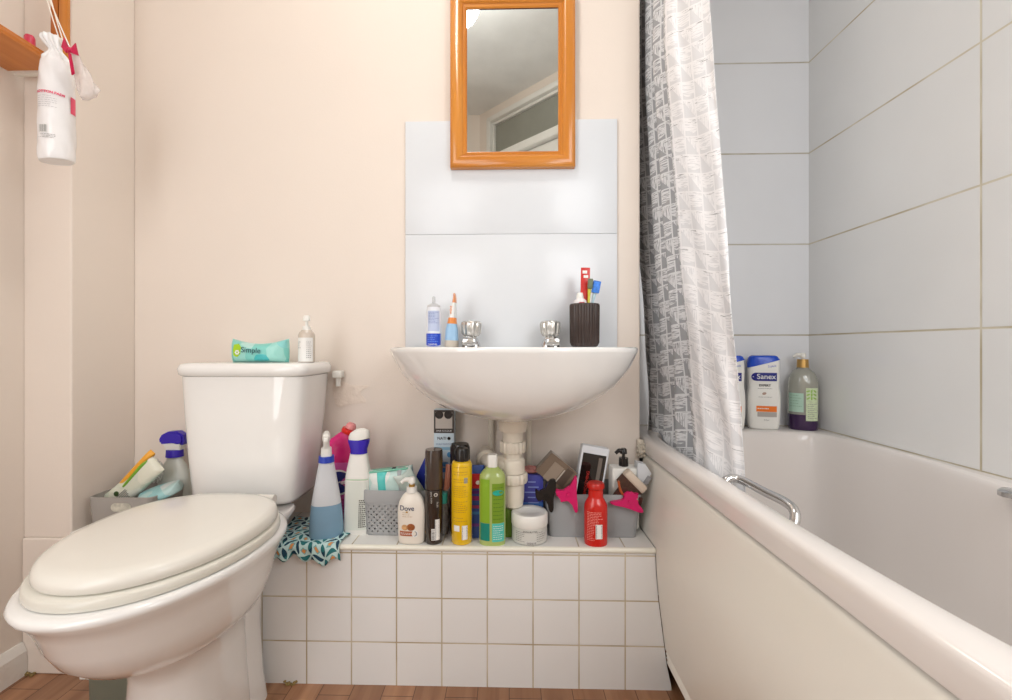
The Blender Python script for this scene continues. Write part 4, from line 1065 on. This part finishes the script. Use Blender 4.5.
pump(t, .082, whitep, whitep, .0105, .012, -.2, .040, .012)
bd.patch('label', labelwhite, t, -.020, .0195, .002, .064); bd.lines('small_print', inkgrey, t, -.018, -.006, .035, .055, 4, .0016, .001); bd.lines('small_print', inkgrey, t, .008, .018, .01, .055, 9, .0014, .001, 4)

# ================================================================ bin left of the cistern
YL = 1.112
l0 = px(86, 501, YL).x; l1 = l0+.170
t = thing('storage_bin', 'grey bin with an oval handle slot behind the toilet by the left wall', 'bin', (0, 0, ZP))
HL = .099
bm = B(); loft(bm, [ringb(l0+.008, l1-.006, YL+.004, 1.272, 0, 12), ringb(l0, l1, YL, 1.280, HL-.001, 12), ringb(l0+.001, l1-.001, YL+.001, 1.279, HL, 12), ringb(l0+.004, l1-.004, YL+.004, 1.276, HL, 12), ringb(l0+.012, l1-.010, YL+.008, 1.268, .004, 12)])
binsh = finish('bin_shell', bm, mat('warm_grey_plastic', (152, 146, 140), rough=.5), t, angle=50)
bm = B(); rings = []
def stad(w_, h_, y, cx, cz): return [Vector((cx+(w_ if math.cos(a) > 0 else -w_)+h_*math.cos(a), y, cz+h_*math.sin(a))) for a in [2*PI*(i+.5)/40 for i in range(40)]]
hc = px(121, 507.5, YL); loft(bm, [stad(.015, .0105, YL-.0012, hc.x, hc.z-ZP), stad(.015, .0105, YL+.0015, hc.x, hc.z-ZP)]); loft(bm, [stad(.015, .0085, YL-.0020, hc.x, hc.z-ZP), stad(.015, .0085, YL+.001, hc.x, hc.z-ZP)]); 
o = finish('handle_slot', bm, mat('slot_contents', (196, 192, 178), rough=.5, vary=.3, vscale=60), t); o['label'] = 'oval slot showing the packs inside'
# spray bottle with violet head
p = px(174, 480, 1.235)
t = thing('spray_bottle', 'white spray bottle with violet blue head in the bin beside the cistern', 'spray bottle', (p.x, 1.238, ZP+.006))
t.scale = (1.17, 1.0, 1.17)
bd = Body([(0, .034), (.004, .038), (.08, .037), (.115, .030), (.135, .019), (.145, .0165), (.150, .016)], ky=.6, n=2.5); bd.build('bottle', mat('translucent_white_plastic', (214, 216, 208), rough=.3), t)
bm = B(); lathe(bm, [(.143, .001), (.143, .0195), (.160, .0185), (.160, .001)]); finish('collar', bm, violet, t)
bm = B(); extrude(bm, [(-.016, .160), (.018, .160), (.022, .178), (.010, .172), (-.020, .180), (-.024, .182), (-.022, .172)], .022, bev=.002); finish('head_side', bm, whitep, t)
bm = B(); extrude(bm, [(-.024, .179), (.0, .173), (.024, .172), (.028, .182), (.026, .196), (.012, .205), (-.010, .204), (-.026, .196), (-.032, .186), (-.031, .178)], .026, bev=.004); finish('spray_head', bm, violet, t)
bm = B(); extrude(bm, [(-.022, .180), (-.017, .180), (-.015, .165), (-.012, .158), (-.017, .157), (-.023, .168)], .010, bev=.0015); finish('trigger', bm, violet, t)
# banana-yellow edged wipes pack
p = px(140, 487, 1.165)
t = thing('wipes_pack', 'white wipes pack with orange and green edge leaning in the corner bin', 'wipes', (px(141, 487, 1.165).x, 1.165, px(141, 492, 1.165).z), (0, -.75, .0))
t.scale = (1.3, 1, 1.2)
finish('pack', pillow(B(), .135, .030, .052), facet_mat('cream_wrapper', [(226, 224, 206), (206, 210, 190), (232, 230, 220)], 20), t)
finish('orange_edge', pillow(B(), .098, .031, .014, sag=.1, M=T(.026, 0, .036) @ RY(-.08)), mat('orange_print', (238, 168, 52), rough=.35), t)
finish('green_edge', pillow(B(), .090, .0315, .010, sag=.1, M=T(.018, -.001, .030) @ RY(-.12)), mat('green_print', (116, 168, 54), rough=.35), t)
bm = B(); bmesh.ops.create_uvsphere(bm, u_segments=14, v_segments=8, radius=.0055, matrix=T(-.030, -.0155, .030) @ Matrix.Diagonal((1, .2, 1, 1))); finish('round_mark', bm, mat('dark_green_print', (60, 80, 40)), t)
for k in range(6): finish('print_line', boxes(((-.030+.001*k, -.0162, .006+.0035*k), (.034-.004*(k % 2), .0008, .0014))), inkgrey, t)
p = px(150, 490, 1.15)
t = thing('wipes_pack', 'flat aqua wipes pack lying across the corner bin', 'wipes', (px(161, 492, 1.16).x, 1.168, .428), (.35, -.30, .0))
finish('pack', pillow(B(), .108, .070, .024), facet_mat('ice_wrapper', [(186, 214, 212), (132, 196, 200), (216, 222, 220), (150, 206, 210)], 28), t)
finish('dark_tab', boxes(((-.030, -.037, .012), (.022, .006, .014), .001)), mat('dark_teal_tab', (24, 92, 92)), t)
t = thing('crumpled_wrapper', 'crumpled clear wrapper behind the orange edged wipes pack', 'wrapper', (px(152, 462, 1.2).x, 1.215, px(152, 468, 1.2).z-.012))
bm = B(); bmesh.ops.create_icosphere(bm, subdivisions=4, radius=1); R = random.Random(11)
for v in bm.verts:
    k = 1+.22*math.sin(v.co.x*11+v.co.z*5)*math.cos(v.co.y*9+v.co.z*8); v.co = Vector((v.co.x*.017*k, v.co.y*.012*k, v.co.z*.030*k))
finish('wrapper', bm, mat('clear_film', (226, 222, 214), rough=.12, coat=.4, vary=.15, vscale=60), t)
# grey green bin on the floor behind the toilet
g0 = px(88, 690, .99).x; g1 = g0+.11
t = thing('floor_bin', 'grey green bin on the floor behind the toilet bowl', 'bin', (0, 0, 0))
bm = B(); loft(bm, [ringb(g0, g1, .985, 1.075, 0, 8), ringb(g0-.002, g1+.006, .983, 1.077, .19, 8), ringb(g0+.002, g1+.002, .987, 1.073, .19, 8), ringb(g0+.004, g1-.002, .989, 1.071, .01, 8)])
finish('bin_shell', bm, mat('sage_grey_plastic', (120, 122, 108), rough=.5), t)

# ================================================================ bath ledge bottles
def gel(x, lab, face):
    p = px(x, 427, 1.455)
    t = thing('shower_gel_bottle', lab, 'shower gel', (p.x, 1.452, .5612), (0, 0, -.28), 'shower gel bottles')
    bd = Body([(0, .036), (.004, .042), (.03, .0455), (.075, .0475), (.11, .0465), (.135, .0435), (.17, .0445), (.205, .0445), (.225, .041), (.231, .034), (.232, .030)], ky=.5, n=3.2)
    bd.build('bottle', whitep, t)
    blue = mat('cobalt_plastic', (34, 78, 196), rough=.25)
    bm = B(); rings = [[Vector((v.x, v.y, max(v.z, 0))) for v in sring(r+.0008, (r+.0008)*.5, z, 3.2)] for z, r in bd.prof if z > .185]
    lowr = [Vector((v.x, v.y, .193+(v.x+.045)/.09*.026)) for v in sring(.0452, .0228, 0, 3.2)]
    rings = [lowr]+[[Vector((v.x, v.y, max(v.z, .196+(v.x+.045)/.09*.026))) for v in r] for r in rings if r[0].z > .2]
    loft(bm, rings); finish('cap', bm, blue, t)
    bd.patch('logo_panel', mat('deep_navy_print', (34, 40, 128), rough=.3), t, -.024, .034, .152, .178); oval(bd, MATS['deep_navy_print'], t, -.024, .165, .013, .013, 0, .0006, 'logo_end')
    bd.text('logo_text', labelwhite, t, 'Sanex', .0225, .004, .1655, .0014, bold=.0001)
    bd.text('lettering', greyin, t, 'EXPERT', .0095, 0, .138, bold=.0003); bd.lines('small_print', inkgrey, t, -.02, .02, .126, .131, 1, .0012)
    oval(bd, mat('tan_print', (180, 150, 130)), t, -.002, .113, .006, .004, .3); bd.lines('small_print', inkgrey, t, -.018, .02, .1, .104, 1, .0012)
    bd.patch('orange_band', mat('orange_print2', (238, 122, 44), rough=.3), t, -.024, .033, .056, .074); bd.patch('grey_band', mat('grey_print', (176, 170, 164), rough=.3), t, -.021, .033, .040, .055)
    bd.lines('small_print', labelwhite, t, -.021, .010, .062, .070, 1, .0025, .0012); bd.text('lettering', inkgrey, t, '515ml', .006, .004, .030); bd.text('lettering', MATS['cobalt_plastic'], t, '2 pack', .009, .020, .199, tilt=.12)
    return t
gel(762.5, 'white shower gel bottle with blue cap in full view on the bath ledge', 1)
gel(728, 'white shower gel bottle half hidden by the curtain', 1)
p = px(802.5, 429, 1.45)
t = thing('pump_bottle', 'clear pump bottle of purple liquid in the bath corner', 'pump bottle', (p.x, 1.449, .5612), (0, 0, -.42))
glass = mat('clear_pet', (214, 213, 200), rough=.08, coat=.6, trans=.6, vary=.06)
bd = Body([(0, .036), (.005, .0405), (.06, .041), (.13, .041), (.16, .038), (.18, .029), (.19, .018), (.196, .016)], ky=.85, n=2.3)
full = bd.prof; lowp = [q for q in full if q[0] < .048]+[(.048, bd.a(.048))]; upp = [(.0482, bd.a(.0482))]+[q for q in full if q[0] > .0485]
bl = Body([(0, 1)], sm=0); bl.prof, bl.ky, bl.n = lowp, .85, 2.3; bl.build('liquid', mat('purple_liquid', (54, 26, 70), rough=.12, coat=.5), t)
bu = Body([(0, 1)], sm=0); bu.prof, bu.ky, bu.n = upp, .85, 2.3; bu.build('bottle', glass, t)
pump(t, .194, mat('gold_collar', (196, 156, 92), metal=.7, rough=.3), mat('clear_pump', (225, 222, 214), rough=.15), .0165, .026, -1, .046, .026, cname='gold_collar')
bd.patch('label', mat('mint_label2', (176, 206, 188), rough=.35), t, -.039, -.003, .056, .115); bd.patch('label', mat('leaf_label', (204, 216, 180), rough=.35, vary=.12, vscale=120), t, .003, .036, .030, .132, off=.0009)
bd.lines('small_print', mat('green_ink', (120, 160, 130)), t, -.036, -.008, .07, .112, 5, .0016, .001); bd.lines('small_print', inkgrey, t, .008, .033, .035, .085, 8, .0013, .0014)
for k in range(9): oval(bd, mat('leaf_print', (150, 190, 90), rough=.4), t, .009+.009*(k % 3), .100+.011*(k//3), .0055, .0024, .6+k, .0015, 'leaf_mark')
# straw inside reads through the bottle
bm = B(); tube(bm, [(0, 0, .05), (.0, 0, .195)], .003); finish('dip_tube', bm, whitep, t)

# ================================================================ shower curtain
cm = []
for nm, basec, hatch, dark in (('curtain_face', (160, 162, 166), (222, 223, 225), (92, 92, 94)), ('curtain_reverse', (222, 223, 226), (242, 242, 244), (160, 160, 163))):
    m = mat(nm, basec, rough=.55); nt = m.node_tree; b = nt.nodes['Principled BSDF']; cm.append(m)
    uvn = nt.nodes.new('ShaderNodeUVMap'); mp = nt.nodes.new('ShaderNodeMapping'); mp.inputs['Scale'].default_value = (22, 22, 1)
    nt.links.new(uvn.outputs[0], mp.inputs[0]); sp = nt.nodes.new('ShaderNodeSeparateXYZ'); nt.links.new(mp.outputs[0], sp.inputs[0])
    fx = math_node(nt, 'FRACT', math_node(nt, 'ADD', sp.outputs[0], 50)); fy = math_node(nt, 'FRACT', math_node(nt, 'ADD', sp.outputs[1], 50))
    ix = math_node(nt, 'FLOOR', math_node(nt, 'ADD', sp.outputs[0], 50)); iy = math_node(nt, 'FLOOR', math_node(nt, 'ADD', sp.outputs[1], 50))
    par = math_node(nt, 'MODULO', math_node(nt, 'ADD', ix, iy), 2)
    def stretched(sx, sy, thr):
        q = nt.nodes.new('ShaderNodeMapping'); q.inputs['Scale'].default_value = (sx, sy, 1); nt.links.new(uvn.outputs[0], q.inputs[0])
        n = nt.nodes.new('ShaderNodeTexNoise'); n.inputs['Scale'].default_value = 1; n.inputs['Detail'].default_value = 2; nt.links.new(q.outputs[0], n.inputs['Vector'])
        return math_node(nt, 'GREATER_THAN', n.outputs['Fac'], thr)
    vert = stretched(420, 40, .46); hor = stretched(34, 360, .46); dkl = stretched(26, 420, .64)
    # triangle in odd cells, half disc in even ones
    tri = math_node(nt, 'GREATER_THAN', math_node(nt, 'ADD', fx, fy), 1.0)
    dx = math_node(nt, 'SUBTRACT', fx, .5); rr2 = math_node(nt, 'ADD', math_node(nt, 'MULTIPLY', dx, dx), math_node(nt, 'MULTIPLY', math_node(nt, 'SUBTRACT', fy, .98), math_node(nt, 'SUBTRACT', fy, .98)))
    disc = math_node(nt, 'LESS_THAN', rr2, .62)
    def sel(f, a, b_):
        return math_node(nt, 'ADD', math_node(nt, 'MULTIPLY', f, a), math_node(nt, 'MULTIPLY', math_node(nt, 'SUBTRACT', 1.0, f), b_))
    shape = sel(par, math_node(nt, 'MULTIPLY', tri, vert), math_node(nt, 'MULTIPLY', disc, hor))
    ex = math_node(nt, 'GREATER_THAN', math_node(nt, 'ABSOLUTE', math_node(nt, 'SUBTRACT', fx, .5)), .455); ey = math_node(nt, 'GREATER_THAN', math_node(nt, 'ABSOLUTE', math_node(nt, 'SUBTRACT', fy, .5)), .46)
    edge = math_node(nt, 'MAXIMUM', ex, ey); wmask = math_node(nt, 'MAXIMUM', shape, edge)
    dmask = math_node(nt, 'MULTIPLY', math_node(nt, 'GREATER_THAN', fy, .72), dkl)
    c_ = mixc.__wrapped__ if False else None
    def mx3(f, a, bc):
        m_ = nt.nodes.new('ShaderNodeMix'); m_.data_type = 'RGBA'; nt.links.new(f, m_.inputs[0])
        if isinstance(a, tuple): m_.inputs[6].default_value = a
        else: nt.links.new(a, m_.inputs[6])
        m_.inputs[7].default_value = bc; return m_.outputs[2]
    c_ = mx3(wmask, rgb(basec), rgb(hatch)); c_ = mx3(dmask, c_, rgb(dark)); nt.links.new(c_, b.inputs['Base Color'])
# plan points (x, y) at the top and near the tub; the curtain hangs bunched at the far end
top_p = [(.398, 1.490), (.420, 1.455), (.396, 1.415), (.428, 1.375), (.398, 1.330), (.430, 1.290), (.396, 1.250), (.432, 1.210), (.396, 1.165), (.402, 1.130), (.418, 1.105), (.430, 1.075), (.446, 1.045), (.452, 1.030)]
bot_p = [(.441, 1.425), (.466, 1.440), (.441, 1.395), (.472, 1.345), (.441, 1.290), (.476, 1.240), (.441, 1.190), (.478, 1.140), (.441, 1.090), (.441, 1.040), (.446, 1.005), (.458, .970), (.462, .935), (.470, .914)]
NS = 9
tp = curve([(x, y, 0) for x, y in top_p], NS); bp_ = curve([(x, y, 0) for x, y in bot_p], NS)
arc = [0]
for a, b_ in zip(tp, tp[1:]): arc.append(arc[-1]+(b_-a).length*1.25)
bm = B(); uv = bm.loops.layers.uv.new('UVMap'); g = []; ZT, ZL = 2.18, .47; NZc = 60; pos = {}
for i in range(NZc+1):
    q = i/NZc; z = ZT+(ZL-ZT)*q; row = []
    k = min(1, max(0, (1.60-z)/(1.60-.60)))
    for j, (a, b_) in enumerate(zip(tp, bp_)):
        P_ = a.lerp(b_, k); wob = .004*math.sin(z*9+j*.35)+.003*math.sin(z*21+j*.2)
        v = bm.verts.new((P_.x+wob*k, P_.y+wob*.5, z)); pos[v] = (arc[j], z+.02*math.sin(j*.07)); row.append(v)
    g.append(row)
J = NS*8+3
for i in range(NZc):
    for j in range(len(tp)-1):
        f = bm.faces.new((g[i][j], g[i+1][j], g[i+1][j+1], g[i][j+1])); f.material_index = 1 if j >= J else 0
        for l_ in f.loops: l_[uv].uv = pos[l_.vert]
t = thing('shower_curtain', 'grey and white patterned shower curtain bunched at the far end of the bath', 'shower curtain', (0, 0, 0))
o = finish('curtain_fabric', bm, cm, t, angle=80, fix=False); md = o.modifiers.new('thick', 'SOLIDIFY'); md.thickness = .0008
rod = thing('curtain_rod', 'white curtain rod above the bath, just over the top of the picture', 'curtain rod', (.425, .6, 2.2))
bm = B(); tube(bm, [(0, .898, 0), (0, -.818, 0)], .0125); finish('rod', bm, whitep, rod)
for k in range(12):
    y = 1.48-.6-.038*k; bm = B(); tube(bm, [(.018*math.cos(a), y, -.006+.020*math.sin(a)) for a in [2*PI*i/24 for i in range(25)]], .0016, N=6); finish('curtain_ring', bm, whitep, t).location = (.425, .6, 2.2)

# ================================================================ pine shelf and the hanging bag
ZS = 1.494
sh = thing('pine_shelf', 'orange pine wall shelf with corner post on the left wall', 'shelf', (XL, .8, ZS))
bm = B(); pr = [(0.0005, 0), (.126, 0), (.132, .003), (.134, .008), (.132, .014), (.128, .017), (.128, .022), (.120, .024), (0.0005, .024)]
loft(bm, [[Vector((x, y, z)) for x, z in pr] for y in (-.55, .268)]); finish('shelf_board', bm, wood_mat('pine_board', (196, 112, 42), (216, 138, 62), axis=1, scale=30), sh, angle=35)
finish('post', boxes(((.1355, .255, .30), (.018, .012, .62), .002)), mat('pine_dark_side', (176, 98, 34), rough=.3), sh)
finish('door_stile', boxes(((.158, .253, .30), (.022, .009, .62), .003)), pine, sh)
finish('wall_bracket', boxes(((.045, .276, -.004), (.07, .010, .008), .002)), mat('pale_bracket', (232, 226, 214)), sh)
t = thing('pink_capped_bottle', 'small bottle with a rounded pink cap on the pine shelf', 'bottle', (-1.138, 1.040, ZS+.0145))
bm = B(); lathe(bm, [(0, .001), (0, .012), (.025, .012), (.027, .009)]); finish('bottle', bm, mat('rose_bottle', (222, 150, 160), rough=.3), t)
bm = B(); lathe(bm, [(.026, .001), (.026, .0105), (.045, .010), (.050, .008), (.053, .001)], smoothn=0); finish('cap', bm, mat('rose_red_plastic', (212, 64, 92), rough=.3), t)

YH = 1.0
pc = px(57, 112, YH)
t = thing('cotton_pad_bag', 'long white bag of cotton pads hanging by cords from the pine shelf', 'bag', (pc.x, YH, pc.z))
k_ = YH/F
bm = B(); R = random.Random(8); rings = []
prof = [(-51, 12.5), (-49, 14.0), (-30, 14.4), (0, 14.2), (25, 14), (40, 13.3), (50, 11.5), (57, 8), (62, 5), (66, 5.5), (72, 8), (76, 7)]
pr2 = curve([(a, b_, 0) for a, b_ in prof], 4)
for q in pr2:
    z = q.x*k_; r = q.y*k_; ring = []
    for i in range(72):
        a = 2*PI*i/72; wr = 1+.025*math.sin(7*a+z*90)+(.16*math.sin(9*a+z*60) if q.x > 52 else 0)+.015*math.sin(z*180)
        ring.append(Vector((r*wr*math.cos(a)-(4*k_ if q.x > 60 else 0)*(min(q.x, 70)-60)/10, r*wr*.9*math.sin(a), z+(.004*math.cos(a) if q.x < -45 else 0))))
    rings.append(ring)
loft(bm, rings); finish('bag', bm, mat('milky_film', (240, 238, 238), rough=.28, coat=.3, vary=.03, vscale=30), t, angle=80)
bd = Body([(-.12, .0318), (.09, .0318)], ky=.92, sm=0); nk = len(t.children)
bd.text('lettering', mat('hot_pink_ink', (232, 60, 110)), t, 'COTTON PADS', .0072, -.010, .030, .0016, bold=.0003, tilt=-.05)
bd.lines('small_print', mat('silver_grey_ink', (190, 188, 190)), t, -.029, .002, -.004, .024, 6, .001, .0012)
bd.patch('pink_panel', mat('coral_pink_print', (236, 84, 118), rough=.3), t, .024, .0314, -.004, .034, off=.0014)
bd.barcode(labelwhite, inkgrey, t, -.028, -.014, -.060, -.042, 4); oval(bd, mat('silver_grey_ink', (190, 188, 190)), t, -.002, -.052, .007, .008)
bd.lines('small_print', inkgrey, t, -.028, .0, -.072, -.062, 3, .001, .0012, 5)
for ch_ in list(t.children)[1:]: ch_.rotation_euler = (0, 0, .72)
# cords
for a_, b_, r in (((46, -4), (61, 44), .0012), ((50, -4), (64, 44), .0012), ((48, -4), (71, 50), .0014)):
    p0 = px(*a_, YH-.002)-pc; p1 = px(*b_, YH-.002)-pc; p0.y = p1.y = -.002
    bm = B(); tube(bm, [p0, p0.lerp(p1, .5)+Vector((-.001, 0, 0)), p1], r, N=6); finish('cord', bm, mat('white_cord', (244, 236, 226), rough=.6), t)
# ribbon bow
t = thing('ribbon_bow', 'crimson ribbon bow tied at the neck of the cotton bag', 'bow', px(70, 50, YH-.035))
rib = mat('crimson_satin', (196, 26, 76), rough=.3)
def loopbow(pts, th=.004):
    bm = B(); q = [((x)*k_*.96, (-y)*k_*.96) for x, y in pts]; extrude(bm, q, th, bev=.001); return finish('loop', bm, rib, t)
loopbow([(0, 0), (6, -7), (9, 6), (3, 4)]); loopbow([(0, 0), (-2, -3), (-6, -13), (-9, -3), (-4, 3)])
loopbow([(-2, 2), (1, 4), (5, 24), (2, 26)]).name = 'tail'
bm = B(); bmesh.ops.create_uvsphere(bm, u_segments=14, v_segments=8, radius=.006); finish('knot', bm, rib, t)
# second small clear pouch
W = px(82, 76, YH-.02)
t = thing('clear_pouch', 'small clear crumpled pouch hanging behind the crimson bow', 'pouch', W, (0, -.42, 0))
bm = B(); rings = []
for i in range(17):
    q = i/16; z = (.5-q)*.105; r = .010+.012*q-(.010 if q > .97 else 0)
    rings.append([Vector((r*(1+.2*math.sin(5*a+q*14))*math.cos(a), r*.45*(1+.2*math.cos(4*a+q*9))*math.sin(a), z)) for a in [2*PI*k/36 for k in range(36)]])
loft(bm, rings); finish('pouch', bm, mat('thin_clear_film', (236, 226, 222), rough=.12, alpha=.55, coat=.5, vary=.06, vscale=80), t, angle=80)

# faint filled patch in the plaster beside the cistern
W = [px(x, y, YW) for x, y in ((333, 384), (338, 380), (352, 385), (369, 386), (360, 392), (366, 402), (350, 404), (338, 407), (334, 398))]
q = curve([(w_.x, 0, w_.z) for w_ in W]+[(W[0].x, 0, W[0].z)], 4)[:-1]
bm = B(); extrude(bm, [(v.x, v.z) for v in q], .0016, T(0, YW-.0006, 0), bev=.0004); structure('trim_10', bm, mat('filled_plaster', (232, 218, 205), rough=.8, bump=.5, bscale=70))
